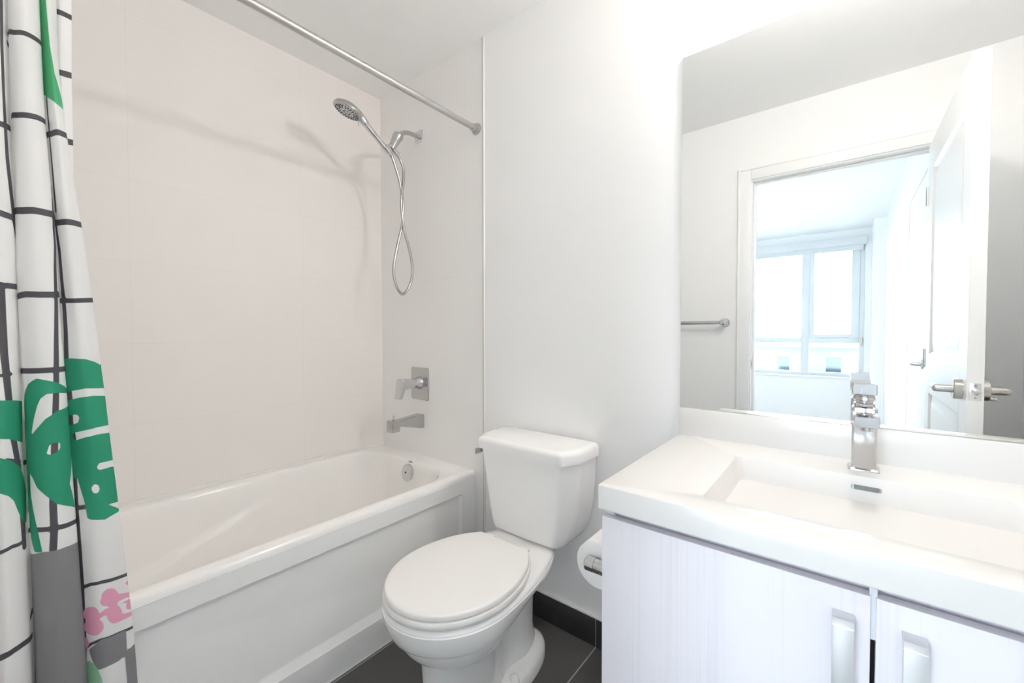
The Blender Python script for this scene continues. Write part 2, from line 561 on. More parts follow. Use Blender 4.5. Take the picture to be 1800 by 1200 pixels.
# ------------------------------------------------------------------ the building across the street
M_FACADE = mat('pale_facade_panel', (0.10, 0.115, 0.125), 0.8)
M_FGLASS = mat('facade_glass', (0.02, 0.03, 0.035), 0.15)
M_FRAIL = mat('balcony_glass', (0.03, 0.05, 0.055), 0.2)
M_FROOF = mat('roof_edge_metal', (0.04, 0.055, 0.06), 0.6)
ab = thing('apartment_building', 'pale low apartment block with balconies seen beyond the bedroom window', 'building', (-20, 1.5, -9))
b = MB()
b.box(-28, -18, -9, 14, -9, 0.52)
b.build('facade', M_FACADE, ab)
b = MB()
b.box(-28.3, -17.4, -9.3, 14.3, 0.52, 0.60, 0.02)
b.build('roof', M_FROOF, ab)
k = 0
for fl in (0, -1):
    z1 = 0.20 + fl * 2.9
    for i in range(6):
        y = -3.4 + i * 1.7
        w = (0.55, 0.75, 0.6)[i % 3]
        b = MB()
        b.box(-18.04, -17.98, y, y + w, z1 - 1.5, z1, 0.01)
        f = b.build('window', M_TRIM, ab)
        b = MB()
        b.box(-17.985, -17.97, y + 0.05, y + w - 0.05, z1 - 1.45, z1 - 0.05)
        b.build('pane', M_FGLASS, f)
    for i in range(3):
        y = -3.6 + i * 3.4
        b = MB()
        b.box(-18.0, -16.9, y, y + 2.4, z1 - 1.75, z1 - 1.62)
        f = b.build('balcony', M_FACADE, ab)
        b = MB()
        b.box(-16.93, -16.9, y, y + 2.4, z1 - 1.62, z1 - 0.58)
        b.build('railing', M_FRAIL, f)

# ================================================================== open bathroom door
dr = bpy.data.objects.new('door_1', None)
COL.objects.link(dr)
dr.location = (XD, -0.33, 0)
struct(dr)
LX0, LX1, LY0, LY1, LZ1 = XD + 0.012, 0.745, -0.349, -0.310, 2.035
b = MB()
st = 0.115
b.box(LX0, LX0 + st, LY0, LY1, 0.012, LZ1, 0.002)
b.box(LX1 - st, LX1, LY0, LY1, 0.012, LZ1, 0.002)
rails = [(0.012, 0.24), (0.865, 1.045), (LZ1 - 0.13, LZ1)]
for z0, z1 in rails:
    b.box(LX0 + st, LX1 - st, LY0, LY1, z0, z1)
for z0, z1 in ((0.24, 0.865), (1.045, LZ1 - 0.13)):
    for yf, sgn in ((LY1, -1), (LY0, 1)):
        def rect(i, d):
            return [(LX0 + st + i, yf + sgn * d, z0 + i), (LX1 - st - i, yf + sgn * d, z0 + i), (LX1 - st - i, yf + sgn * d, z1 - i), (LX0 + st + i, yf + sgn * d, z1 - i)]
        b.loft([rect(0, 0), rect(0.004, 0.004), rect(0.012, 0.011), rect(0.020, 0.011), rect(0.050, 0.004), rect(0.06, 0.0035)], False, True)
b.build('door_leaf', M_DOOR, dr, sharp=20)
hx, hz = LX1 - 0.066, 0.955
for sgn, yf in ((1, LY1), (-1, LY0)):
    b = MB()
    b.lathe([(-0.001, 0.033), (0.020, 0.033), (0.022, 0.031)], (hx, yf, hz), (0, sgn, 0), 28)
    rose = b.build('door_handle', M_NICKEL, dr)
    b = MB()
    b.lathe([(0.018, 0.013), (0.058, 0.012), (0.066, 0.011), (0.070, 0.007)], (hx, yf, hz), (0, sgn, 0), 20)
    b.tube([(hx, yf + sgn * 0.056, hz), (hx - 0.03, yf + sgn * 0.060, hz), (hx - 0.075, yf + sgn * 0.061, hz), (hx - 0.115, yf + sgn * 0.058, hz - 0.003)], [0.011, 0.0105, 0.009, 0.007], 12)
    b.build('lever', M_NICKEL, rose)
b = MB()
b.lathe([(-0.001, 0.005), (0.016, 0.005), (0.018, 0.007), (0.024, 0.006)], (hx + 0.012, LY0 - 0.012, hz - 0.025), (0, -1, 0), 12)
b.build('privacy_pin', M_NICKEL, dr)
b = MB()
b.box(LX1 - 0.001, LX1 + 0.0015, -0.343, -0.316, hz - 0.028, hz + 0.028, 0.001)
b.lathe([(0, 0.0105), (0.007, 0.0105), (0.011, 0.006)], (LX1 + 0.001, -0.3295, hz), (1, 0, 0), 18)
b.lathe([(0, 0.0035), (0.0015, 0.003)], (LX1 + 0.001, -0.3295, hz + 0.020), (1, 0, 0), 10, mi=1)
b.lathe([(0, 0.0035), (0.0015, 0.003)], (LX1 + 0.001, -0.3295, hz - 0.020), (1, 0, 0), 10, mi=1)
b.build('latch_plate', [mat('pale_latch_steel', (0.80, 0.80, 0.80), 0.25, metal=0.8), M_SATIN], dr)
for z in (0.25, 1.02, 1.80):
    b = MB()
    b.lathe([(-0.045, 0.007), (0.045, 0.007)], (XD + 0.006, LY1 + 0.002, z), (0, 0, 1), 12)
    b.build('hinge', M_NICKEL, dr)

# ================================================================== bathtub
tub = thing('bathtub', 'white alcove bathtub with panelled apron below the tiled walls', 'bathtub', ((XD + XW) / 2, 1.66, 0))
TX0, TX1, TY0, TY1 = XD + 0.001, XW - 0.001, YT, YL - 0.001
NC, NS = 8, 26
WX1, WY1 = XW - 0.0001, YL - 0.0001      # the rim runs up to the tile face
rings = [rr(TX0, WX1, TY0, WY1, 0.004, 0.4935, NC, NS),
         rr(TX0, WX1, TY0 + 0.003, WY1, 0.004, 0.507, NC, NS),
         rr(TX0, WX1, TY0 + 0.010, WY1, 0.004, 0.516, NC, NS),
         rr(TX0, WX1, TY0 + 0.020, WY1, 0.004, 0.519, NC, NS),
         rr(TX0 + 0.02, TX1 - 0.03, TY0 + 0.030, TY1 - 0.012, 0.03, 0.520, NC, NS)]
def inner(z, xl, xr, yf, yb, r):
    return rr(xl, xr, yf, yb, r, z, NC, NS)
prof = [(0.520, 0.00), (0.5185, 0.004), (0.514, 0.009), (0.505, 0.013), (0.490, 0.017)]
for z, i in prof:
    rings.append(inner(z, TX0 + 0.085 + i, 1.258 - i, 1.338 + i, 1.972 - i, 0.145 - i * 0.5))
for k in range(1, 31):
    t = k / 30
    z = 0.490 - t * 0.36
    e = 0.017
    fl = max(0, (t - 0.72) / 0.28) ** 2
    rings.append(inner(z, TX0 + 0.102 + t * 0.30 + fl * 0.06, 1.241 - t * 0.05 - fl * 0.06, 1.355 + t * 0.045 + fl * 0.06, 1.955 - t * 0.05 - fl * 0.06, 0.137 - t * 0.01))
rings.append(inner(0.124, TX0 + 0.102 + 0.42, 1.105, 1.50, 1.81, 0.10))
rings.append(inner(0.122, TX0 + 0.102 + 0.50, 1.03, 1.56, 1.75, 0.06))
# moulded arm-rest line along the long walls of the basin
def sstep(a, b_, v):
    t = min(max((v - a) / (b_ - a), 0), 1)
    return t * t * (3 - 2 * t)
R2 = []
for ri, r in enumerate(rings):
    o = []
    for x, y, z in r:
        if 9 <= ri <= 38:
            zc = 0.282 + (x - 0.264) * (0.449 - 0.282) / 0.535
            amp = 0.022 * (1 - sstep(0.42, 0.90, x)) * sstep(-0.1, 0.10, x)
            s = sstep(zc + 0.012, zc - 0.012, z) if False else 1 - sstep(zc - 0.016, zc + 0.016, z)
            if y > 1.80:
                y -= amp * s
            elif y < 1.46:
                y += amp * s * 0.6
        o.append((x, y, z))
    R2.append(o)
b = MB()
b.loft(R2, False, True)
b.build('basin', M_TUB, tub, sharp=60)
# apron with its recessed panel
def rp(x0, x1, z0, z1, y, r):
    return [(p[0], y, p[1]) for p in [(q[0], q[1]) for q in rr(x0, x1, z0, z1, r, 0, 4, 1)]]
b = MB()
AX0, AX1 = TX0, TX1 - 0.002
rings = [rp(AX0, AX1, 0.001, 0.493, YT + 0.05, 0.002),
         rp(AX0, AX1, 0.001, 0.493, YT + 0.0, 0.002),
         rp(AX0 + 0.075, 1.269, 0.106, 0.438, YT + 0.0, 0.016),
         rp(AX0 + 0.077, 1.2675, 0.110, 0.4365, YT + 0.0025, 0.016),
         rp(AX0 + 0.083, 1.259, 0.130, 0.435, YT + 0.013, 0.014),
         rp(AX0 + 0.086, 1.256, 0.136, 0.434, YT + 0.015, 0.012)]
b.loft(rings, False, True)
b.build('apron', M_APRON, tub, sharp=22)
b = MB()
ov = Vector((1.2365, 1.640, 0.468))
oax = Vector((-0.985, 0, 0.17)).normalized()
b.lathe([(-0.008, 0.036), (0.006, 0.041), (0.010, 0.040), (0.013, 0.036), (0.014, 0.030), (0.0145, 0.0)], ov, oax, 40)
b.lathe([(0.0145, 0.0045), (0.0165, 0.0045), (0.017, 0.003)], ov + Vector((0, 0.004, 0.0)), oax, 12, mi=1)
ovp = b.build('overflow_plate', [M_CHROME, M_DARK], tub)
ovp['label'] = 'round chrome overflow plate with a dark screw in its middle'
b = MB()
b.loft([[(1.2515 + d + 0.5 * 0.0045 * s * math.sin(a), 1.642 + 0.014 * s * math.cos(a), 0.5155 - 0.5 * d + 0.0045 * s * math.sin(a)) for a in [i * math.pi / 10 for i in range(20)]] for d, s in ((0.003, 1), (-0.003, 1), (-0.0036, 0.9))], True, True)
b.build('maker_badge', mat('grey_badge', (0.35, 0.35, 0.36), 0.4), tub)
b = MB()
b.lathe([(0, 0.030), (0.003, 0.030), (0.005, 0.024), (0.006, 0.0)], (1.04, 1.64, 0.1215), (0, 0, 1), 28)
b.build('drain', M_CHROME, tub)
# caulk bead between tub and wall tile
b = MB()
b.box(TX0, XW - 0.001, YL - 0.012, YL + 0.002, 0.505, 0.532, 0.002)
struct(b.build('trim_7', M_CAULK))
b = MB()
b.box(TX0, TX1, YT - 0.003, YT + 0.004, 0.0, 0.004)
struct(b.build('trim_8', M_CAULK))

# ================================================================== tub and shower fittings on the end wall
FY = 1.690
sp = thing('tub_spout', 'chrome tub spout with a lift pin above the bathtub rim', 'tub spout', (XW, FY, 0.69))
b = MB()
def spr(x, hw, z0, z1):
    return [(x, FY + p[0], p[1]) for p in fillet([(-hw, z0), (hw, z0), (hw, z1), (-hw, z1)], 0.007, 3)]
b.loft([spr(XW + 0.001, 0.029, 0.660, 0.730), spr(XW - 0.012, 0.029, 0.661, 0.730), spr(XW - 0.045, 0.027, 0.668, 0.728), spr(XW - 0.13, 0.024, 0.689, 0.722), spr(XW - 0.150, 0.024, 0.690, 0.721)], True, True)
b.box(XW - 0.190, XW - 0.142, FY - 0.0245, FY + 0.0245, 0.667, 0.7225, 0.004)
b.build('spout_body', M_SATIN, sp)
b = MB()
b.lathe([(-0.003, 0.0045), (0.018, 0.0042), (0.019, 0.0055), (0.024, 0.005), (0.025, 0.002)], (XW - 0.165, FY, 0.7225), (0, 0, 1), 14)
b.build('diverter_pin', M_CHROME, sp)

va = thing('shower_valve', 'chrome shower valve with a rectangular plate and lever above the tub spout', 'shower valve', (XW, FY, 0.885))
b = MB()
def vpl(x, k):
    pts = [(FY - 0.066 + k, 0.803 + k), (FY + 0.066 - k, 0.803 + k), (FY + 0.0705 - k, 0.885), (FY + 0.066 - k, 0.968 - k), (FY - 0.066 + k, 0.968 - k), (FY - 0.0705 + k, 0.885)]
    return [(x, p[0], p[1]) for p in fillet(pts, 0.006, 3)]
b.loft([vpl(XW + 0.001, 0), vpl(XW - 0.004, 0), vpl(XW - 0.007, 0.003), vpl(XW - 0.0075, 0.008)], True, True)
b.build('valve_plate', M_SATIN, va)
b = MB()
b.lathe([(0.004, 0.034), (0.010, 0.033), (0.022, 0.026), (0.040, 0.024), (0.055, 0.023)], (XW, FY, 0.890), (-1, 0, 0), 32)
b.build('valve_body', M_CHROME, va)
b = MB()
def lev(x, hw, z0, z1):
    return [(x, FY + p[0], p[1]) for p in fillet([(-hw, z0), (hw, z0), (hw, z1), (-hw, z1)], 0.006, 3)]
b.loft([lev(XW - 0.050, 0.024, 0.868, 0.914), lev(XW - 0.080, 0.024, 0.868, 0.917), lev(XW - 0.110, 0.024, 0.866, 0.919), lev(XW - 0.124, 0.024, 0.862, 0.918), lev(XW - 0.131, 0.021, 0.866, 0.910)], True, True)
b.prism(fillet([(XW - 0.131, 0.915), (XW - 0.098, 0.915), (XW - 0.110, 0.870), (XW - 0.127, 0.822), (XW - 0.142, 0.822), (XW - 0.137, 0.872)], 0.005, 3), 'y', FY - 0.0235, FY + 0.0235, 0.003)
b.build('lever', M_CHROME, va)

sa = thing('shower_fitting', 'chrome bent shower arm with a hand shower bracket high on the tiled wall', 'shower fitting', (XW, FY, 2.135))
b = MB()
b.box(XW - 0.006, XW + 0.001, FY - 0.030, FY + 0.030, 2.105, 2.165, 0.003)
b.lathe([(0.004, 0.017), (0.012, 0.0165), (0.014, 0.013)], (XW, FY, 2.135), (-1, 0, 0), 24)
b.build('flange', M_CHROME, sa)
b = MB()
b.tube(catmull([(XW, FY, 2.135), (1.315, FY, 2.135), (1.280, FY, 2.131), (1.252, FY, 2.118), (1.232, FY, 2.102), (1.222, FY, 2.090)], 6), 0.0105, 16)
b.build('arm', M_SATIN, sa)
b = MB()
bo = Vector((1.231, FY, 2.103))
bd = Vector((1.183, 0, 2.010)) - Vector((1.231, 0, 2.103))
bd = bd.normalized()
b.lathe([(0.0, 0.014), (0.004, 0.024), (0.010, 0.026), (0.016, 0.026), (0.020, 0.0235), (0.050, 0.021), (0.075, 0.0185), (0.092, 0.014), (0.096, 0.006)], bo, bd, 28)
b.build('swivel_joint', M_SATIN, sa)
hd = Vector((1.181, 0, 1.995)) - Vector((1.046, 0, 2.090))
hd = hd.normalized()                 # down the handle
hn = Vector((-hd.z, 0, hd.x))        # across it
b = MB()
hc = Vector((1.160, FY - 0.004, 2.0085))
b.lathe([(-0.014, 0.0195), (0.014, 0.0185)], hc, hd, 28)
b.lathe([(-0.026, 0.0125), (0.006, 0.0125), (0.030, 0.0115), (0.032, 0.008)], Vector((1.200, FY, 2.021)), hd, 20)
b.build('bracket', M_CHROME, sa)

hs = thing('hand_shower', 'chrome hand shower with a round spray head and looped metal hose', 'hand shower', (1.16, FY, 2.01))
b = MB()
h0 = Vector((0.985, FY, 2.128))
hp = [Vector((1.000, FY, 2.125)), Vector((1.030, FY, 2.107)), Vector((1.060, FY, 2.081)), Vector((1.100, FY, 2.052)), Vector((1.150, FY, 2.0165)), Vector((1.178, FY, 1.997)), Vector((1.190, FY, 1.9885))]
b.tube(catmull(hp, 5), [0.018] * 5 + [0.017] * 5 + [0.0135] * 5 + [0.0125] * 5 + [0.0130] * 5 + [0.012] * 5 + [0.009], 20)
b.build('handle', M_CHROME, hs)
e1 = Vector((0.118, 0, -0.037)).normalized()
n0 = Vector((-0.298, 0.0, -0.954))
tau = math.radians(13)
hnrm = (n0 * math.cos(tau) + Vector((0, 1, 0)) * math.sin(tau)).normalized()
hcen = Vector((0.967, FY, 2.1085))
b = MB()
b.lathe([(-0.030, 0.0), (-0.029, 0.020), (-0.024, 0.042), (-0.015, 0.057), (-0.004, 0.0625), (0.002, 0.0625), (0.004, 0.060), (0.004, 0.0565)], hcen, hnrm, 44)
b.build('spray_head', M_SATIN, hs)
b = MB()
b.lathe([(0.001, 0.057), (0.0045, 0.0565), (0.006, 0.052), (0.0065, 0.030), (0.0075, 0.020), (0.008, 0.0)], hcen, hnrm, 44)
e2 = hnrm.cross(e1).normalized()
for rad, cnt, ph in ((0.0485, 26, 0.0), (0.0405, 20, 0.1), (0.0325, 14, 0.0), (0.0135, 8, 0.2)):
    for i in range(cnt):
        a = 2 * math.pi * i / cnt + ph
        if rad == 0.0405 and i % 4 == 3:
            continue
        p = hcen + (e1 * math.cos(a) + e2 * math.sin(a)) * rad
        b.lathe([(0.005, 0.0030), (0.0090, 0.0027), (0.0100, 0.0018)], p, hnrm, 8, mi=1)
b.build('spray_face', [mat('grey_spray_plate', (0.62, 0.62, 0.62), 0.25, metal=0.3), M_GREYP], hs)
b = MB()
tp = hcen + e1 * 0.060
b.tube([tp, tp + hnrm * 0.010 + e1 * 0.004, tp + hnrm * 0.020 + e1 * 0.006], [0.005, 0.0045, 0.004], 10)
b.build('spray_selector', M_SATIN, hs)
hose = [(1.188, 1.991), (1.204, 1.958), (1.233, 1.885), (1.249, 1.818), (1.258, 1.765), (1.251, 1.669), (1.223, 1.564), (1.199, 1.452), (1.211, 1.371), (1.248, 1.335), (1.292, 1.386), (1.303, 1.464), (1.283, 1.554), (1.257, 1.634), (1.241, 1.722), (1.238, 1.796), (1.252, 1.882), (1.253, 1.946), (1.242, 1.980), (1.222, 2.004)]
hoff = [0, 0, 0, .003, .006, .008, .008, .005, 0, 0, 0, -.004, -.008, -.008, -.007, -.007, -.005, -.003, 0, 0]
hpts = catmull([(x, FY + o, z) for (x, z), o in zip(hose, hoff)], 24)
b = MB()
# ribbed metal jacket
L = [0.0]
for p, q in zip(hpts, hpts[1:]):
    L.append(L[-1] + (q - p).length)
npt = int(L[-1] / 0.0022)
xs = np.interp(np.linspace(0, L[-1], npt), L, [p.x for p in hpts])
ys = np.interp(np.linspace(0, L[-1], npt), L, [p.y for p in hpts])
zs_ = np.interp(np.linspace(0, L[-1], npt), L, [p.z for p in hpts])
b.tube([(x, y, z) for x, y, z in zip(xs, ys, zs_)], [0.0062 if i % 2 else 0.0072 for i in range(npt)], 10)
b.build('hose', M_HOSE, hs, sharp=80)

# ================================================================== curtain rod and curtain
cr = thing('curtain_rod', 'straight metal shower curtain rod across the tub below the ceiling', 'curtain rod', (0.6, 1.287, 2.055))
b = MB()
b.tube([(XD + 0.002, 1.287, 2.062), (XW - 0.002, 1.287, 2.052)], 0.0125, 24)
b.build('rod', M_RODM, cr)
for xx, sg, zz_ in ((XW, -1, 2.052), (XD, 1, 2.062)):
    b = MB()
    b.lathe([(-0.001, 0.026), (0.003, 0.026), (0.005, 0.021), (0.012, 0.0205), (0.013, 0.018), (0.022, 0.0175), (0.024, 0.0145)], (xx, 1.287, zz_), (sg, 0, 0), 28)
    b.build('flange', M_RODM, cr)

CZ = np.array([0.12, 0.4484, 0.7128, 1.0141, 1.2152, 1.3748, 1.5498, 1.6901, 1.8303, 2.06])
CX = np.array([[0.12, 0.1181, 0.1151, 0.1083, 0.1064, 0.107, 0.1088, 0.1091, 0.1118, 0.1118], [0.1149, 0.1131, 0.1101, 0.1025, 0.0998, 0.098, 0.0964, 0.0934, 0.0945, 0.0945], [0.1368, 0.1321, 0.1244, 0.1105, 0.1026, 0.0965, 0.0908, 0.0862, 0.0815, 0.0815], [0.1919, 0.1815, 0.1648, 0.1445, 0.13, 0.116, 0.0993, 0.0898, 0.0884, 0.0884], [0.1584, 0.152, 0.1416, 0.1267, 0.1154, 0.1044, 0.0907, 0.0838, 0.0817, 0.0817], [0.1341, 0.1285, 0.1194, 0.1094, 0.1001, 0.0911, 0.0825, 0.0765, 0.0729, 0.0729], [0.1108, 0.1064, 0.0993, 0.0871, 0.0846, 0.0796, 0.0743, 0.0699, 0.0662, 0.0662], [0.1093, 0.1043, 0.0963, 0.0856, 0.0806, 0.078, 0.071, 0.0665, 0.0644, 0.0644], [0.1091, 0.1042, 0.0963, 0.0875, 0.0802, 0.0761, 0.0685, 0.0657, 0.0644, 0.0644], [0.0904, 0.0863, 0.0796, 0.072, 0.0665, 0.0634, 0.0575, 0.0549, 0.0537, 0.0537], [0.0636, 0.061, 0.057, 0.0506, 0.0469, 0.0453, 0.0412, 0.0393, 0.0389, 0.0389], [0.0398, 0.0378, 0.0347, 0.0314, 0.0271, 0.0263, 0.0259, 0.0248, 0.0244, 0.0244], [0.0354, 0.0343, 0.0326, 0.0293, 0.0249, 0.0241, 0.0236, 0.0233, 0.0236, 0.0236], [0.0304, 0.0285, 0.0254, 0.0229, 0.0236, 0.0243, 0.0196, 0.0193, 0.0203, 0.0203], [0.0132, 0.0118, 0.0096, 0.0093, 0.01, 0.0114, 0.0103, 0.0114, 0.0124, 0.0124], [-0.0049, -0.0046, -0.0041, -0.0056, -0.0049, -0.0035, -0.0032, -0.0022, -0.0011, -0.0011], [-0.019, -0.0195, -0.0203, -0.0204, -0.0196, -0.0183, -0.0166, -0.0156, -0.0146, -0.0146], [-0.0292, -0.028, -0.0261, -0.0249, -0.0228, -0.0214, -0.0197, -0.0187, -0.0176, -0.0176], [-0.035, -0.0347, -0.0341, -0.0343, -0.0335, -0.0322, -0.0306, -0.0296, -0.0273, -0.0273], [-0.0522, -0.0519, -0.0514, -0.0502, -0.0483, -0.0469, -0.0442, -0.0432, -0.0409, -0.0409], [-0.0645, -0.0642, -0.0637, -0.0625, -0.0605, -0.0579, -0.0551, -0.0528, -0.0506, -0.0506], [-0.0753, -0.0743, -0.0726, -0.0701, -0.0681, -0.0668, -0.064, -0.0618, -0.0595, -0.0595]])
CD = np.array([0.034, 0.026, 0.04, 0.01, -0.008, -0.012, 0.008, 0.034, 0.002, -0.018, -0.022, -0.004, 0.03, 0.004, -0.016, -0.02, 0.004, 0.034, -0.012, -0.016, 0.012, 0.02])
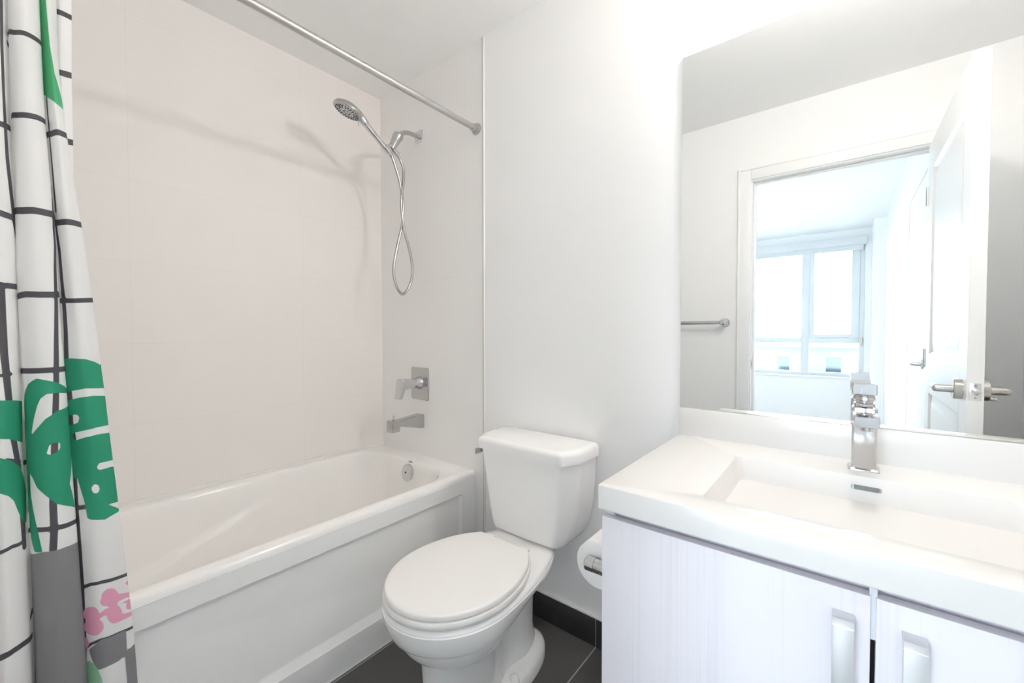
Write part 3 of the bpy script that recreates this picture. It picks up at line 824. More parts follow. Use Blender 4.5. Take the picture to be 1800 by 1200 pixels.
PAT = {"line":[[0.0055,[0.0266,1.8289],[0.0105,1.8246],[0.0,1.8267]],[0.0061,[0.0266,1.7001],[0.0097,1.6979],[0.0,1.7022]],[0.0061,[0.0124,1.5541],[0.0072,1.5562],[0.0,1.5584]],[0.0049,[0.2977,1.7409],[0.2518,1.7301],[0.2329,1.7323],[0.2148,1.7323],[0.1877,1.7344]],[0.0055,[0.2838,1.5734],[0.2528,1.5713],[0.2316,1.5734],[0.2175,1.5756],[0.1841,1.5777]],[0.0067,[0.271,1.3866],[0.2509,1.3866],[0.2329,1.3888],[0.2155,1.3888],[0.1841,1.3909]],[0.0061,[0.2724,1.2192],[0.2509,1.2235],[0.2309,1.2235],[0.1814,1.2278]],[0.0055,[0.2977,1.071],[0.2685,1.0732],[0.2288,1.0732],[0.1877,1.0732]],[0.0049,[0.3107,0.8886],[0.2978,0.8864]],[0.0049,[0.2977,0.7469],[0.2652,0.7576],[0.2509,0.7576],[0.2295,0.7555],[0.2155,0.7533],[0.1853,0.7512]],[0.0061,[0.16,1.5605],[0.1283,1.5562],[0.1025,1.5584],[0.0691,1.5605]],[0.0061,[0.1604,1.3759],[0.1226,1.3759],[0.0986,1.378],[0.0699,1.378]],[0.0049,[0.1574,1.2149],[0.1089,1.2149],[0.0699,1.2192]],[0.0049,[0.0548,1.0818],[0.0699,1.0753]],[0.0049,[0.1345,0.7769],[0.1171,0.7791]],[0.0036,[0.1328,0.6052],[0.118,0.6116],[0.1035,0.6116],[0.0939,0.6073],[0.0532,0.5966],[0.0647,0.6116]],[0.003,[0.1473,0.4635],[0.1245,0.4828],[0.1095,0.4893],[0.0921,0.485],[0.0532,0.4721],[0.0635,0.4871]],[0.0055,[0.3487,1.5455],[0.3301,1.5476],[0.3041,1.5519]],[0.0061,[0.3573,1.3759],[0.3469,1.3737],[0.3187,1.3716]],[0.0055,[0.3588,1.2364],[0.3448,1.2385],[0.3177,1.2385]],[0.0049,[0.3107,1.7194],[0.2993,1.7194]],[0.003,[0.3609,1.0668],[0.3403,1.0689]],[0.0036,[0.371,0.7318],[0.3593,0.7361],[0.3475,0.7383],[0.3361,0.7361],[0.3217,0.7383]],[0.0055,[0.3768,0.5322],[0.3619,0.5386],[0.3512,0.5408],[0.3378,0.5408],[0.3062,0.5365]],[0.0061,[0.3107,0.5773],[0.2624,0.5944]],[0.0036,[0.3517,0.9057],[0.3275,0.895]],[0.0055,[0.3394,1.7859],[0.3403,1.6979],[0.3378,1.6335],[0.3344,1.5476],[0.3344,1.4832],[0.3301,1.4188],[0.3258,1.3652],[0.3131,1.3115]],[0.0061,[0.3541,1.2385],[0.3529,1.1741],[0.3512,1.1097],[0.3462,1.0324],[0.3394,0.9444],[0.3301,0.8864],[0.3267,0.8177],[0.3234,0.7254]],[0.0036,[0.1372,1.655],[0.1382,1.6099],[0.1372,1.5412],[0.1345,1.4704],[0.1337,1.3995]],[0.0049,[0.1549,1.4017],[0.1382,1.3716],[0.1319,1.3179],[0.1319,1.26],[0.1301,1.2127],[0.1292,1.1526],[0.1301,1.0947],[0.1283,1.0109],[0.1301,0.9616],[0.1274,0.9272],[0.1319,0.8413],[0.1345,0.7705],[0.1345,0.7361],[0.1353,0.6138],[0.1382,0.4893],[0.1449,0.3926]],[0.0049,[0.1853,1.4467],[0.1953,1.363],[0.1944,1.3287],[0.1996,1.2814],[0.203,1.2127],[0.2095,1.1312],[0.2148,1.0496],[0.2189,0.9916],[0.2239,0.9122],[0.2302,0.8048],[0.2309,0.7533],[0.2336,0.7125]]],"green":[[[0.2624,1.0367],[0.2557,1.0474],[0.248,1.0539],[0.2409,1.0582],[0.2295,1.0539],[0.2141,1.0474],[0.1877,1.0303],[0.1877,1.0217],[0.2022,1.0238],[0.2133,1.026],[0.2295,1.026],[0.2378,1.0174],[0.2426,1.0045],[0.249,0.9787],[0.2557,0.9444],[0.2401,0.9659],[0.2329,0.9766],[0.2175,0.9895],[0.1877,0.9959],[0.1877,0.9616],[0.1888,0.8907],[0.203,0.8349],[0.1899,0.7791],[0.2141,0.7941],[0.2253,0.8027],[0.2386,0.8242],[0.2499,0.8413],[0.2557,0.8585],[0.2614,0.8714],[0.2624,0.8349],[0.2586,0.7984],[0.2557,0.7791],[0.2518,0.7512],[0.2471,0.7125],[0.2595,0.7125],[0.2697,0.7512],[0.2977,0.7834],[0.2977,0.8542],[0.2977,0.8993],[0.2977,0.9701]],[[0.1603,1.0925],[0.1207,1.0947],[0.1009,1.0925],[0.0859,1.0861],[0.0706,1.0753],[0.0699,1.026],[0.0699,0.9251],[0.0699,0.8263],[0.0699,0.749],[0.0814,0.7469],[0.0939,0.7426],[0.1154,0.7533],[0.118,0.7898],[0.1264,0.8413],[0.1604,0.837],[0.1593,0.9014],[0.1539,0.9487],[0.1558,1.0002],[0.1558,1.0367]],[[0.3661,1.0217],[0.3369,1.0174],[0.3041,1.0109],[0.3131,0.9294],[0.3292,0.9358],[0.3469,0.9444],[0.3684,0.9508]],[[0.3692,0.9143],[0.3609,0.9122],[0.3455,0.9036],[0.3267,0.8843],[0.3041,0.8327],[0.3131,0.7683],[0.3275,0.7791],[0.3361,0.8027],[0.3426,0.8242],[0.3512,0.837],[0.363,0.8456],[0.3719,0.8478]]],"cut":[[[0.1319,1.0238],[0.1245,1.026],[0.1051,1.0303],[0.0699,1.026],[0.0699,1.0088],[0.0933,1.0131],[0.1061,1.0131],[0.1171,1.0109],[0.1353,1.0045]],[[0.1353,0.9744],[0.1189,0.9766],[0.1154,0.9701],[0.118,0.9594],[0.1255,0.9551],[0.1382,0.953]],[[0.1292,0.9315],[0.1255,0.9379],[0.1089,0.9422],[0.0933,0.9444],[0.0699,0.9444],[0.0699,0.9272],[0.0945,0.9294],[0.1101,0.9272],[0.1255,0.9208]],[[0.0986,0.8607],[0.0945,0.8671],[0.0647,0.8649],[0.0699,0.8692],[0.0699,0.8499],[0.0761,0.8521],[0.0939,0.8521],[0.0975,0.8542]],[[0.0975,0.8113],[0.0986,0.8091],[0.0998,0.8048],[0.1014,0.8048],[0.103,0.8048],[0.1045,0.8048],[0.1061,0.8091],[0.1066,0.8113],[0.1072,0.8156],[0.1066,0.8199],[0.1056,0.822],[0.104,0.8242],[0.1019,0.8242],[0.1003,0.822],[0.0986,0.8199],[0.0981,0.8156]],[[0.0885,0.7726],[0.0564,0.7683],[0.0667,0.7404],[0.0595,0.7404]],[[0.2343,0.9079],[0.2323,0.9143],[0.2302,0.9229],[0.2239,0.9272],[0.2162,0.9251],[0.2155,0.9165],[0.2182,0.91],[0.2232,0.9057],[0.2295,0.9036]]],"grey":[[[0.2977,0.7018],[0.2471,0.7125],[0.2288,0.7104],[0.2182,0.7104],[0.1853,0.7061],[0.1853,0.6438],[0.1866,0.5215],[0.1866,0.3239],[0.2977,0.3626],[0.2977,0.5494]],[[0.1292,0.4699],[0.1095,0.4893],[0.0921,0.485],[0.0814,0.4828],[0.0823,0.4356],[0.0691,0.4399],[0.0721,0.266],[0.0841,0.2853],[0.085,0.427],[0.0921,0.4248],[0.104,0.427],[0.1171,0.4248],[0.1245,0.4463]]],"pink":[[[0.1095,0.5451],[0.1108,0.5386],[0.113,0.5343],[0.1171,0.5322],[0.1217,0.53],[0.1274,0.5322],[0.1328,0.5365],[0.1393,0.5386],[0.1403,0.5451],[0.1372,0.5515],[0.1319,0.558],[0.1255,0.5622],[0.1207,0.5622],[0.1154,0.5622],[0.1122,0.558],[0.1101,0.5515]],[[0.1056,0.515],[0.1066,0.5086],[0.1095,0.5043],[0.1137,0.5],[0.1189,0.5],[0.1255,0.5021],[0.131,0.5064],[0.1372,0.5107],[0.1403,0.5172],[0.1345,0.5279],[0.1292,0.5343],[0.1236,0.5386],[0.1171,0.5386],[0.1122,0.5365],[0.1083,0.53],[0.1061,0.5236]],[[0.0515,0.5472],[0.0868,0.5537],[0.0893,0.5494],[0.0927,0.5472],[0.0969,0.5494],[0.1009,0.5558],[0.1035,0.5622],[0.1056,0.5708],[0.1061,0.5794],[0.1051,0.5859],[0.1025,0.5902],[0.0992,0.5923],[0.0945,0.5902],[0.0907,0.5859],[0.0876,0.5773],[0.0859,0.5687]],[[0.0841,0.5215],[0.0515,0.5],[0.0868,0.5086],[0.09,0.5086],[0.0939,0.5107],[0.0969,0.515],[0.0998,0.5215],[0.1014,0.53],[0.1019,0.5386],[0.1009,0.5472],[0.0986,0.5515],[0.0957,0.5537],[0.0921,0.5515],[0.0885,0.5472],[0.0859,0.5386],[0.0841,0.53]],[[0.113,0.5408],[0.103,0.5515],[0.0951,0.5494],[0.0927,0.5365],[0.103,0.5386],[0.1115,0.5343]],[[0.0893,0.5472],[0.0548,0.5429],[0.0622,0.5494],[0.0699,0.5451],[0.077,0.5408],[0.0515,0.5279]],[[0.0699,0.5665],[0.0699,0.558],[0.0699,0.5515],[0.0699,0.5472],[0.0721,0.5472],[0.0753,0.5515],[0.077,0.558],[0.0609,0.558],[0.0609,0.5665],[0.077,0.5816],[0.0753,0.5859],[0.0714,0.588],[0.0699,0.588],[0.0699,0.5859],[0.0699,0.5816],[0.0691,0.573]],[[0.0699,0.5236],[0.0699,0.5172],[0.0699,0.5107],[0.0691,0.5064],[0.0737,0.5086],[0.0761,0.5129],[0.0609,0.5107],[0.0787,0.5258],[0.0787,0.5322],[0.0779,0.5386],[0.0761,0.5429],[0.0657,0.5408],[0.0699,0.5429],[0.0691,0.5408],[0.0699,0.5365],[0.0691,0.53]],[[0.1283,0.485],[0.1292,0.4785],[0.131,0.4764],[0.1337,0.4721],[0.1372,0.4699],[0.1415,0.4699],[0.1507,0.4678],[0.1581,0.4678],[0.1593,0.4721],[0.16,0.4764],[0.1438,0.4893],[0.1382,0.4935],[0.1345,0.4957],[0.1319,0.4957],[0.1301,0.4935],[0.1292,0.4893]],[[0.0975,0.5622],[0.0986,0.5601],[0.0998,0.558],[0.1014,0.558],[0.103,0.558],[0.1051,0.5601],[0.1061,0.5622],[0.1072,0.5665],[0.1077,0.5708],[0.1072,0.573],[0.1061,0.5751],[0.104,0.5751],[0.1025,0.5751],[0.1009,0.573],[0.0986,0.5687],[0.0981,0.5665]]],"pale":[[[0.1574,0.4377],[0.1283,0.4463],[0.1207,0.4377],[0.1162,0.4248],[0.1122,0.4077],[0.1095,0.3755],[0.1101,0.3197],[0.1604,0.3068]]],"light":[[[0.1604,1.8589],[0.1101,1.8267],[0.1061,1.7301],[0.0981,1.6765],[0.0595,1.612],[0.1025,1.6163],[0.1255,1.6271],[0.1604,1.6442],[0.1604,1.7559]]]}


def crm(A, t):
    n = len(A)
    i = np.clip(np.floor(t).astype(int), 0, n - 2)
    f = (t - i).reshape((len(t),) + (1,) * (A.ndim - 1))
    g = lambda k: A[np.clip(i + k, 0, n - 1)]
    return 0.5 * ((2 * g(0)) + (g(1) - g(-1)) * f + (2 * g(-1) - 5 * g(0) + 4 * g(1) - g(2)) * f * f + (3 * g(0) - g(-1) - 3 * g(1) + g(2)) * f ** 3)


def curtain_surface(ps, zs):
    tz = np.interp(zs, CZ, np.arange(len(CZ)))
    X = crm(crm(CX.T, tz).T, ps).T
    dy = crm(CD, ps)
    amp = np.interp(zs, [.1, 1.0, 1.9, 2.06], [1.15, 1.0, .9, .8])
    y0 = np.interp(zs, [.0, .35, .6, 1.8, 2.2], [1.238, 1.243, 1.252, 1.276, 1.276])
    Y = y0[:, None] + amp[:, None] * dy[None, :]
    return X, Y, np.repeat(zs[:, None], len(ps), 1)


def seg_dist(P, pts, closed):
    d = np.full(len(P), 1e9)
    inside = np.zeros(len(P), bool)
    n = len(pts)
    for i in range(n if closed else n - 1):
        a = np.array(pts[i]); c = np.array(pts[(i + 1) % n])
        e = c - a
        w = P - a
        t = np.clip((w @ e) / max(e @ e, 1e-12), 0, 1)
        d = np.minimum(d, np.hypot(w[:, 0] - t * e[0], w[:, 1] - t * e[1]))
        if closed:
            cond = ((a[1] > P[:, 1]) != (c[1] > P[:, 1]))
            with np.errstate(divide='ignore', invalid='ignore'):
                xi = (c[0] - a[0]) * (P[:, 1] - a[1]) / (c[1] - a[1] + 1e-15) + a[0]
            inside ^= cond & (P[:, 0] < xi)
    return np.where(inside, -d, d) if closed else d


sc_ = thing('shower_curtain', 'white shower curtain with dark grid lines and green leaves bunched beside the tub', 'shower curtain', (0.05, 1.26, 0.12))
NPP = (len(CD) - 1) * 10 + 1
ps = np.linspace(0, len(CD) - 1, NPP)
zs = np.linspace(0.12, 2.035, 480)
X, Y, Z = curtain_surface(ps, zs)
# arc length across the cloth, measured at chest height
pf = np.linspace(0, len(CD) - 1, (len(CD) - 1) * 30 + 1)
xf_, yf_, _ = curtain_surface(pf, np.array([1.2]))
sf = np.concatenate([[0], np.cumsum(np.hypot(np.diff(xf_[0]), np.diff(yf_[0])))])
s_of = np.interp(ps, pf, sf)
P2 = np.stack([np.repeat(s_of[None, :], len(zs), 0).ravel(), Z.ravel()], 1)
verts = np.stack([X.ravel(), Y.ravel(), Z.ravel()], 1)
nz_, np_ = len(zs), NPP
ii = np.arange(nz_ * np_).reshape(nz_, np_)
faces = np.stack([ii[:-1, :-1].ravel(), ii[:-1, 1:].ravel(), ii[1:, 1:].ravel(), ii[1:, :-1].ravel()], 1)
me = bpy.data.meshes.new('cloth')
me.from_pydata(verts.tolist(), [], faces.tolist())
me.polygons.foreach_set('use_smooth', np.ones(len(me.polygons), bool))
BIG = 0.02
def union(key):
    d = np.full(len(P2), BIG)
    for poly in PAT[key]:
        d = np.minimum(d, seg_dist(P2, poly, True))
    return d
line = np.full(len(P2), BIG)
for L_ in PAT['line']:
    line = np.minimum(line, seg_dist(P2, L_[1:], False) - L_[0])
fields = {'grid_line': line, 'grey_block': union('grey'), 'pink_flower': union('pink'), 'pale_leaf': union('pale'), 'backlit_leaf': union('light'), 'green_leaf': np.maximum(union('green'), -union('cut'))}
for k_, d in fields.items():
    at = me.attributes.new(k_, 'FLOAT', 'POINT')
    at.data.foreach_set('value', np.clip(d, -BIG, BIG).astype(np.float32))
M_CLOTH = mat('printed_curtain_cloth', (0.8, 0.8, 0.8), 0.6, spec=0.25)
n, l, p = nodes(M_CLOTH)
cur = None
base = n.new('ShaderNodeRGB'); base.outputs[0].default_value = (0.92, 0.92, 0.92, 1)
cur = base.outputs[0]
for k_, col in (('grid_line', (0.095, 0.095, 0.11)), ('grey_block', (0.27, 0.27, 0.285)), ('pink_flower', (0.86, 0.42, 0.58)), ('pale_leaf', (0.34, 0.66, 0.42)), ('green_leaf', (0.035, 0.32, 0.19)), ('backlit_leaf', (0.09, 0.45, 0.21))):  # last entry: top leaf, same green print with backlight painted into its colour
    at = n.new('ShaderNodeAttribute'); at.attribute_name = k_
    mr = n.new('ShaderNodeMapRange')
    mr.inputs['From Min'].default_value = -0.0005; mr.inputs['From Max'].default_value = 0.0005
    mr.inputs['To Min'].default_value = 1; mr.inputs['To Max'].default_value = 0
    l.new(at.outputs['Fac'], mr.inputs['Value'])
    mx = n.new('ShaderNodeMix'); mx.data_type = 'RGBA'
    l.new(mr.outputs[0], mx.inputs['Factor'])
    l.new(cur, mx.inputs['A']); mx.inputs['B'].default_value = (*col, 1)
    cur = mx.outputs['Result']
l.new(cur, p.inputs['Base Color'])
tl = n.new('ShaderNodeBsdfTranslucent')
l.new(cur, tl.inputs['Color'])
ms = n.new('ShaderNodeMixShader'); ms.inputs[0].default_value = 0.22
l.new(p.outputs[0], ms.inputs[1]); l.new(tl.outputs[0], ms.inputs[2])
l.new(ms.outputs[0], n['Material Output'].inputs['Surface'])
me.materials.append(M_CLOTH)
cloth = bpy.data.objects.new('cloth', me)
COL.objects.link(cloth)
cloth.parent = sc_
cloth.matrix_parent_inverse = Matrix.Translation(-Vector(sc_.location))
for xr in (0.085, 0.050, 0.015, -0.020, -0.055):
    b = MB()
    b.loft([[(xr + 0.0018 * math.cos(a), 1.287 + (0.021 + 0.0018 * math.sin(a)) * math.cos(t), 2.046 + (0.022 + 0.0018 * math.sin(a)) * math.sin(t)) for a in [k * math.pi / 4 for k in range(8)]] for t in [k * math.pi / 14 for k in range(28)]], closed=True)
    b.build('ring', M_CHROME, sc_)

# ================================================================== toilet
CYT = 0.900
to = thing('toilet', 'white two-piece toilet with closed lid between the bathtub and vanity', 'toilet', (0.98, CYT, 0))


def egg(z, cx, xf, xb, w, nf=2.0, nb=2.0, waist=0.0, lift=0.0, N=72):
    out = []
    for i in range(N):
        t = 2 * math.pi * i / N
        c, s = math.cos(t), math.sin(t)
        if c > 0:
            x = cx - (cx - xf) * abs(c) ** (2 / nf)
            y = w * math.copysign(abs(s) ** (2 / nf), s)
        else:
            x = cx + (xb - cx) * abs(c) ** (2 / nb)
            y = w * math.copysign(abs(s) ** (2 / nb), s)
        if waist:
            y *= 1 - waist * math.exp(-((x - 1.02) / 0.06) ** 2)
        q = min(max((x - 0.78) / 0.36, 0), 1)
        out.append((x, CYT + y, z + lift * q * q * (3 - 2 * q)))
    return out


b = MB()
b.loft([egg(0.000, 0.96, 0.722, 1.25, 0.122, 2.4, 2.6),
        egg(0.026, 0.96, 0.724, 1.25, 0.121, 2.4, 2.6),
        egg(0.038, 0.96, 0.730, 1.244, 0.115, 2.4, 2.6),
        egg(0.045, 0.96, 0.738, 1.236, 0.104, 2.4, 2.6, 0.1),
        egg(0.055, 0.92, 0.745, 1.222, 0.094, 2.5, 2.2, 0.3),
        egg(0.100, 0.90, 0.748, 1.215, 0.089, 2.5, 2.1, 0.42),
        egg(0.180, 0.90, 0.742, 1.215, 0.092, 2.5, 2.1, 0.42),
        egg(0.225, 0.89, 0.736, 1.220, 0.098, 2.4, 2.1, 0.30, lift=0.04),
        egg(0.236, 0.88, 0.732, 1.228, 0.104, 2.3, 2.1, 0.15, lift=0.07),
        egg(0.243, 0.875, 0.728, 1.232, 0.109, 2.2, 2.1, 0.1, lift=0.075),
        egg(0.2445, 0.87, 0.706, 1.240, 0.137, 2.1, 2.0, lift=0.075),
        egg(0.254, 0.86, 0.694, 1.252, 0.149, lift=0.075),
        egg(0.272, 0.855, 0.680, 1.266, 0.159, lift=0.068),
        egg(0.294, 0.85, 0.668, 1.275, 0.168, lift=0.058),
        egg(0.3130, 0.85, 0.662, 1.280, 0.172, lift=0.05),
        egg(0.3145, 0.85, 0.652, 1.286, 0.180, lift=0.05),
        egg(0.3165, 0.85, 0.6475, 1.288, 0.1835, lift=0.05),
        egg(0.325, 0.85, 0.643, 1.292, 0.187, lift=0.043),
        egg(0.340, 0.85, 0.636, 1.298, 0.191, lift=0.025),
        egg(0.365, 0.85, 0.630, 1.302, 0.195),
        egg(0.378, 0.85, 0.629, 1.303, 0.196),
        egg(0.3805, 0.85, 0.632, 1.301, 0.193),
        egg(0.383, 0.85, 0.631, 1.302, 0.194),
        egg(0.390, 0.85, 0.634, 1.300, 0.191),
        egg(0.395, 0.85, 0.642, 1.294, 0.183),
        egg(0.396, 0.85, 0.670, 1.27, 0.155)], True, True)
b.build('bowl', M_CERAMIC, to, sharp=42)


def seat_ring(z, off, xbk=1.072, N=56):
    out = []
    xf, w, ab = 0.637 - off, 0.187 + off, 0.265
    x_end = xbk + off * 0.5
    # front half then the two sides to the straight back edge
    a_end = math.acos(-min((x_end - 0.85) / (ab + off), 0.999))
    for i in range(N + 1):
        t = -a_end + 2 * a_end * i / N
        c, s = math.cos(t), math.sin(t)
        x = 0.85 - (0.85 - xf) * c if c > 0 else 0.85 - (ab + off) * c
        out.append((x, CYT + w * s, z))
    for k in range(1, 8):
        q = k / 8
        a, e = out[N], out[0]
        out.append((a[0] + (e[0] - a[0]) * q, a[1] + (e[1] - a[1]) * q, z))
    return out


b = MB()
b.loft([seat_ring(0.3965, 0.002), seat_ring(0.399, 0.006), seat_ring(0.408, 0.0075), seat_ring(0.4145, 0.005), seat_ring(0.4165, -0.002), seat_ring(0.4165, -0.02)], True, True)
b.build('seat', M_SEAT, to, sharp=50)
b = MB()
b.loft([seat_ring(0.4195, -0.010), seat_ring(0.4195, 0.000), seat_ring(0.4205, 0.002), seat_ring(0.430, 0.002), seat_ring(0.4335, 0.000), seat_ring(0.4355, -0.004), seat_ring(0.4365, -0.012), seat_ring(0.4385, -0.06), seat_ring(0.4392, -0.10)], True, True)
for yy in (CYT - 0.075, CYT + 0.075):
    b.box(1.066, 1.098, yy - 0.018, yy + 0.018, 0.4165, 0.4245, 0.003)
for xx, yy in ((0.70, -0.09), (0.70, 0.09), (0.98, -0.13), (0.98, 0.13)):
    b.box(xx - 0.012, xx + 0.012, CYT + yy - 0.006, CYT + yy + 0.006, 0.4160, 0.4205)
b.build('seat_lid', M_SEAT, to, sharp=50)


def tank_ring(z, xfr, fw, xs, hw, r, xb=XW - 0.013):
    pts = [(xb, -hw), (xs, -hw), (xfr, -fw), (xfr - 0.006, 0), (xfr, fw), (xs, hw), (xb, hw)]
    return [(p[0], CYT + p[1], z) for p in fillet(pts, [r * 0.4, r, r, 0.2, r, r, r * 0.4], 5)]


b = MB()
b.loft([tank_ring(0.402, 1.190, 0.125, 1.212, 0.145, 0.010),
        tank_ring(0.405, 1.178, 0.133, 1.206, 0.155, 0.011),
        tank_ring(0.420, 1.173, 0.137, 1.208, 0.166, 0.012),
        tank_ring(0.445, 1.171, 0.141, 1.212, 0.179, 0.012),
        tank_ring(0.480, 1.169, 0.147, 1.216, 0.191, 0.013),
        tank_ring(0.540, 1.165, 0.156, 1.219, 0.203, 0.013),
        tank_ring(0.620, 1.160, 0.167, 1.221, 0.210, 0.013),
        tank_ring(0.705, 1.155, 0.178, 1.222, 0.213, 0.013)], True, True)
b.build('tank', M_CERAMIC, to, sharp=50)
b = MB()
b.loft([tank_ring(0.7055, 1.150, 0.180, 1.218, 0.217, 0.013),
        tank_ring(0.7075, 1.141, 0.186, 1.213, 0.223, 0.013),
        tank_ring(0.735, 1.139, 0.187, 1.211, 0.2245, 0.013),
        tank_ring(0.745, 1.142, 0.184, 1.213, 0.221, 0.013),
        tank_ring(0.7505, 1.150, 0.178, 1.218, 0.213, 0.013),
        tank_ring(0.7520, 1.165, 0.165, 1.225, 0.198, 0.013)], True, True)
b.build('tank_lid', M_CERAMIC, to, sharp=50)
b = MB()
b.lathe([(-0.004, 0.010), (0.004, 0.010), (0.006, 0.008), (0.008, 0.008)], (1.203, CYT + 0.205, 0.683), (0, 1, 0), 18)
b.box(1.160, 1.212, CYT + 0.212, CYT + 0.219, 0.672, 0.694, 0.002)
fh = b.build('flush_lever', M_SATIN, to)
fh['label'] = 'chrome flush lever on the side of the tank'
for sg in (-1, 1):
    b = MB()
    b.lathe([(0.0, 0.017), (0.012, 0.0165), (0.022, 0.013), (0.028, 0.007), (0.029, 0.0)], (1.005, CYT + sg * 0.100, 0.034), (0, 0, 1), 22)
    b.build('bolt_cap', M_CERAMIC, to)

# ================================================================== vanity
VX, VYL = 0.800, 0.397
VYR = YR + 0.004
GY = -0.0395
vc = thing('vanity_cabinet', 'pale wood-grain vanity cabinet with two doors beneath the white sink top', 'cabinet', (1.07, -0.04, 0))
b = MB()
b.box(VX + 0.020, XW - 0.002, VYL - 0.018, VYL, 0.10, 0.7755)
b.box(VX + 0.020, XW - 0.002, VYR, VYR + 0.018, 0.10, 0.7755)
b.box(VX + 0.020, XW - 0.002, VYR + 0.018, VYL - 0.018, 0.10, 0.118)
b.box(XW - 0.012, XW - 0.002, VYR + 0.018, VYL - 0.018, 0.118, 0.7755)
b.box(VX + 0.030, VX + 0.048, VYR + 0.018, VYL - 0.018, 0.69, 0.7755)
b.build('body', M_CAB, vc)
b = MB()
b.box(VX + 0.07, XW - 0.02, VYR + 0.01, VYL - 0.01, 0.0, 0.10)
b.build('toe_kick', M_CABIN, vc)
b = MB()
b.box(VX + 0.006, VX + 0.030, GY - 0.0045, GY + 0.0045, 0.690, 0.7755)
b.build('stile', M_CABIN, vc)
for y0_, y1_, hy in ((GY + 0.003, VYL, 0.008), (-0.476, GY - 0.003, -0.070), (VYR, -0.482, -0.508)):
    b = MB()
    b.box(VX, VX + 0.019, y0_, y1_, 0.115, 0.7565, 0.0012)
    d = b.build('door', M_CAB, vc)
    # bent strap pull
    b = MB()
    zt, zb, pr, th = 0.722, 0.545, 0.024, 0.003
    prof = [(VX + 0.001, zt), (VX - pr + 0.006, zt - 0.004), (VX - pr, zt - 0.012), (VX - pr, zb + 0.012), (VX - pr + 0.006, zb + 0.004), (VX + 0.001, zb),
            (VX + 0.001, zb + th), (VX - pr + 0.008, zb + th + 0.004), (VX - pr + th, zb + 0.014), (VX - pr + th, zt - 0.014), (VX - pr + 0.008, zt - th - 0.004), (VX + 0.001, zt - th)]
    ya, yb_ = (hy - 0.026, hy)
    b.prism(prof, 'y', ya, yb_, 0.0008)
    hdl = b.build('handle', M_PULL, d)
    hdl['label'] = 'flat satin metal pull'

# ------------------------------------------------------------------ sink top
ct = thing('sink_top', 'white one-piece countertop with sunken rectangular basin and low backsplash', 'sink', (1.07, -0.04, 0.7765))
CX0, CX1, CY0, CY1, CZ0, CZ1 = 0.785, XW - 0.001, YR + 0.001, 0.400, 0.7765, 0.828
BXa, BXb, BYa, BYb = 0.857, 1.190, -0.290, 0.210
b = MB()
rings = [rr(CX0 + 0.05, CX1 - 0.02, CY0 + 0.02, CY1 - 0.05, 0.006, CZ0, 5, 10),
         rr(CX0 + 0.002, CX1, CY0, CY1 - 0.002, 0.004, CZ0, 5, 10),
         rr(CX0, CX1, CY0, CY1, 0.004, CZ0 + 0.002, 5, 10),
         rr(CX0, CX1, CY0, CY1, 0.004, CZ1 - 0.003, 5, 10),
         rr(CX0 + 0.001, CX1, CY0, CY1 - 0.001, 0.004, CZ1 - 0.001, 5, 10),
         rr(CX0 + 0.003, CX1, CY0, CY1 - 0.003, 0.004, CZ1, 5, 10),
         rr(BXa - 0.003, BXb + 0.003, BYa - 0.003, BYb + 0.003, 0.014, CZ1, 5, 10),
         rr(BXa - 0.001, BXb + 0.001, BYa - 0.001, BYb + 0.001, 0.012, CZ1 - 0.001, 5, 10),
         rr(BXa, BXb, BYa, BYb, 0.012, CZ1 - 0.004, 5, 10),
         rr(BXa + 0.004, BXb - 0.012, BYa + 0.008, BYb - 0.008, 0.016, CZ1 - 0.040, 5, 10),
         rr(BXa + 0.010, BXb - 0.026, BYa + 0.018, BYb - 0.018, 0.022, CZ1 - 0.070, 5, 10),
         rr(BXa + 0.022, BXb - 0.048, BYa + 0.034, BYb - 0.034, 0.03, CZ1 - 0.090, 5, 10),
         rr(BXa + 0.045, BXb - 0.085, BYa + 0.065, BYb - 0.065, 0.03, CZ1 - 0.100, 5, 10),
         rr(BXa + 0.10, BXb - 0.14, BYa + 0.16, BYb - 0.16, 0.02, CZ1 - 0.106, 5, 10)]
b.loft(rings, True, True)
b.build('basin', M_COUNTER, ct, sharp=40)
b = MB()
b.box(XW - 0.021, XW - 0.001, CY0, CY1, CZ1 - 0.001, 0.9115, 0.0015)
b.build('backsplash', M_COUNTER, ct)
b = MB()
n_ = Vector((-0.94, 0, 0.33)).normalized()
t_ = Vector((0.33, 0, 0.94)).normalized()
oc = Vector((1.1826, -0.043, 0.8045))
def slot(d, k):
    pts = fillet([(-0.0255 * k, -0.0055 * k), (0.0255 * k, -0.0055 * k), (0.0255 * k, 0.0055 * k), (-0.0255 * k, 0.0055 * k)], 0.0054, 5)
    return [oc + Vector((0, p[0], 0)) + t_ * p[1] + n_ * d for p in pts]
b.loft([slot(-0.008, 1), slot(0.001, 1), slot(0.0018, 0.95), slot(0.0018, 0.86), slot(0.0, 0.84)], True, True)
b.loft([slot(-0.004, 0.84), slot(0.0006, 0.84)], True, True, mi=1)
ofs = b.build('overflow_slot', [M_SATIN, mat('grey_slot_mesh', (0.20, 0.20, 0.21), 0.5)], ct)
b = MB()
b.lathe([(0, 0.026), (0.003, 0.026), (0.005, 0.021), (0.0055, 0.0)], (1.00, -0.04, CZ1 - 0.106), (0, 0, 1), 28)
b.build('drain', M_CHROME, ct)

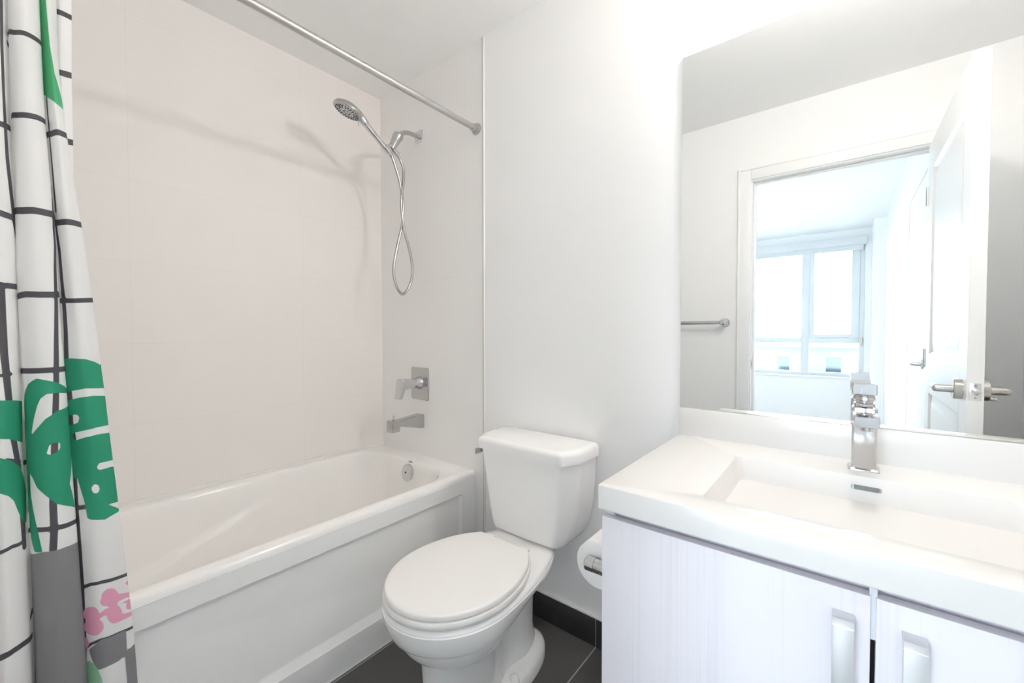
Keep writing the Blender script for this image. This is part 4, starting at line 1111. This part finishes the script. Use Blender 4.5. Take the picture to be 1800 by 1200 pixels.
# ------------------------------------------------------------------ faucet
fa = thing('faucet', 'square chrome single-lever faucet on the white sink top', 'faucet', (1.255, -0.040, CZ1))
b = MB()
fc = Vector((1.262, -0.040, 0))
def sq(z, hx_, hy_, dx=0.0, r=0.006):
    return [(fc.x + dx + p[0], fc.y + p[1], z) for p in fillet([(-hx_, -hy_), (hx_, -hy_), (hx_, hy_), (-hx_, hy_)], r, 4)]
b.loft([sq(CZ1, 0.0275, 0.0285), sq(CZ1 + 0.003, 0.0275, 0.0285), sq(CZ1 + 0.006, 0.0235, 0.0235), sq(CZ1 + 0.02, 0.0225, 0.0225), sq(0.930, 0.0225, 0.0225), sq(0.955, 0.0225, 0.0230), sq(0.972, 0.022, 0.0225), sq(0.976, 0.018, 0.019)], True, True)
b.build('body', M_CHROME, fa)
b = MB()
def spo(x, zc_, hw, hh):
    return [(x, fc.y + p[0], zc_ + p[1]) for p in fillet([(-hw, -hh), (hw, -hh), (hw, hh), (-hw, hh)], 0.005, 4)]
b.loft([spo(1.262, 0.950, 0.0215, 0.017), spo(1.235, 0.951, 0.0215, 0.016), spo(1.180, 0.955, 0.0215, 0.0135), spo(1.140, 0.957, 0.0215, 0.012), spo(1.1355, 0.957, 0.0195, 0.010)], True, True)
b.lathe([(0.0, 0.0125), (0.007, 0.0125), (0.008, 0.009)], (1.153, fc.y, 0.945), (0, 0, -1), 20)
b.build('spout', M_CHROME, fa)
b = MB()
b.lathe([(0, 0.019), (0.006, 0.0195), (0.008, 0.016), (0.013, 0.016), (0.015, 0.0195), (0.022, 0.019)], (fc.x, fc.y, 0.975), (0, 0, 1), 28)
b.build('collar', M_CHROME, fa)
b = MB()
def hv(x, zc_, hw, hh):
    return [(x, fc.y + 0.003 + p[0], zc_ + p[1]) for p in fillet([(-hw, -hh), (hw, -hh), (hw, hh), (-hw, hh)], 0.004, 4)]
b.loft([hv(1.286, 1.002, 0.019, 0.008), hv(1.283, 1.002, 0.021, 0.010), hv(1.24, 1.008, 0.0212, 0.011), hv(1.190, 1.020, 0.0212, 0.0125), hv(1.178, 1.022, 0.0212, 0.0125), hv(1.174, 1.022, 0.0192, 0.0105)], True, True)
b.build('lever', M_CHROME, fa)

# ------------------------------------------------------------------ mirror
b = MB()
b.box(XW - 0.006, XW - 0.0005, YR + 0.003, 0.4003, 0.9125, 1.9965)
mi = b.build('wall_mirror', M_MIRROR)
tag(mi, 'large frameless wall mirror above the white sink top', 'mirror')

# ------------------------------------------------------------------ toilet paper
th_ = thing('toilet_paper_holder', 'chrome toilet paper post fixed to the side of the vanity', 'paper holder', (0.895, VYL, 0.583))
b = MB()
b.lathe([(0.0005, 0.022), (0.006, 0.022), (0.008, 0.0165), (0.062, 0.0165), (0.0625, 0.0155), (0.064, 0.0155), (0.0645, 0.0170), (0.086, 0.0170), (0.089, 0.0145)], (0.895, VYL, 0.583), (0, 1, 0), 32)
b.build('post', M_CHROME, th_)
b = MB()
b.tube([(0.895, 0.4665, 0.583), (1.035, 0.4665, 0.583)], 0.0085, 18)
b.lathe([(0, 0.0085), (0.002, 0.012), (0.008, 0.012), (0.010, 0.009)], (1.033, 0.4665, 0.583), (1, 0, 0), 18)
b.build('bar', M_CHROME, th_)
tr_ = thing('toilet_paper_roll', 'white toilet paper roll hanging on the chrome post beside the vanity', 'toilet paper', (0.965, 0.4665, 0.571))
b = MB()
ro, rc = 0.0575, 0.0205
zc_, yc_ = 0.583 - 0.0193 + 0.0085 - 0.0002, 0.4665
def rg(x, r):
    return [(x, yc_ + r * math.cos(a), zc_ + r * math.sin(a)) for a in [k * 2 * math.pi / 56 for k in range(56)]]
b.loft([rg(0.9155, rc), rg(0.9150, rc + 0.001), rg(0.9150, ro - 0.003), rg(0.9165, ro), rg(1.0135, ro), rg(1.0150, ro - 0.003), rg(1.0150, rc + 0.001), rg(1.0145, rc)], closed=True)
b.build('paper', M_PAPER, tr_)
b = MB()
b.loft([rg(0.9155, rc), rg(0.9155, rc - 0.0012), rg(1.0145, rc - 0.0012), rg(1.0145, rc)], closed=True)
b.build('core_tube', M_CARD, tr_)

# ------------------------------------------------------------------ towel bar on the doorway wall
tb = thing('towel_bar', 'chrome towel bar on the wall beside the doorway, seen in the mirror', 'towel bar', (XD, 0.87, 1.205))
b = MB()
b.tube([(XD + 0.062, 0.575, 1.205), (XD + 0.062, 1.185, 1.205)], 0.0115, 18)
b.build('bar', M_CHROME, tb)
for yy in (0.575, 1.185):
    b = MB()
    b.lathe([(-0.0005, 0.027), (0.006, 0.027), (0.012, 0.021), (0.030, 0.0165), (0.050, 0.019), (0.062, 0.022), (0.074, 0.019), (0.081, 0.010)], (XD, yy, 1.205), (1, 0, 0), 28)
    b.build('post', M_CHROME, tb)

# ------------------------------------------------------------------ vanity lamp above the mirror
vl = thing('vanity_light', 'lit opal wall lamp above the middle of the mirror', 'lamp', (XW, -0.04, 2.225))
b = MB()
b.box(XW - 0.018, XW - 0.0005, -0.10, 0.02, 2.165, 2.285, 0.004)
b.tube([(XW - 0.015, -0.04, 2.225), (XW - 0.080, -0.04, 2.225)], 0.012, 16)
b.build('wall_plate', M_CHROME, vl)
LAX = Vector((-1, 0, 0))
LOC_ = Vector((XW - 0.125, -0.04, 2.225))
LR = 0.043
b = MB()
b.lathe([(LR * math.sin(math.radians(a)), LR * math.cos(math.radians(a))) for a in (-66, -55, -45, -35, -25, -15, -5, 5, 15, 25, 35, 45, 55, 65, 75, 83, 89.5)], LOC_, LAX, 36)
b.build('lamp_shade', M_LAMP, vl)
b = MB()
b.lathe([(-0.052, 0.012), (-0.048, 0.018), (-0.034, 0.0200), (-0.034, 0.0185), (-0.0385, 0.0170)], LOC_, LAX, 28)
b.build('lamp_housing', M_CHROME, vl)
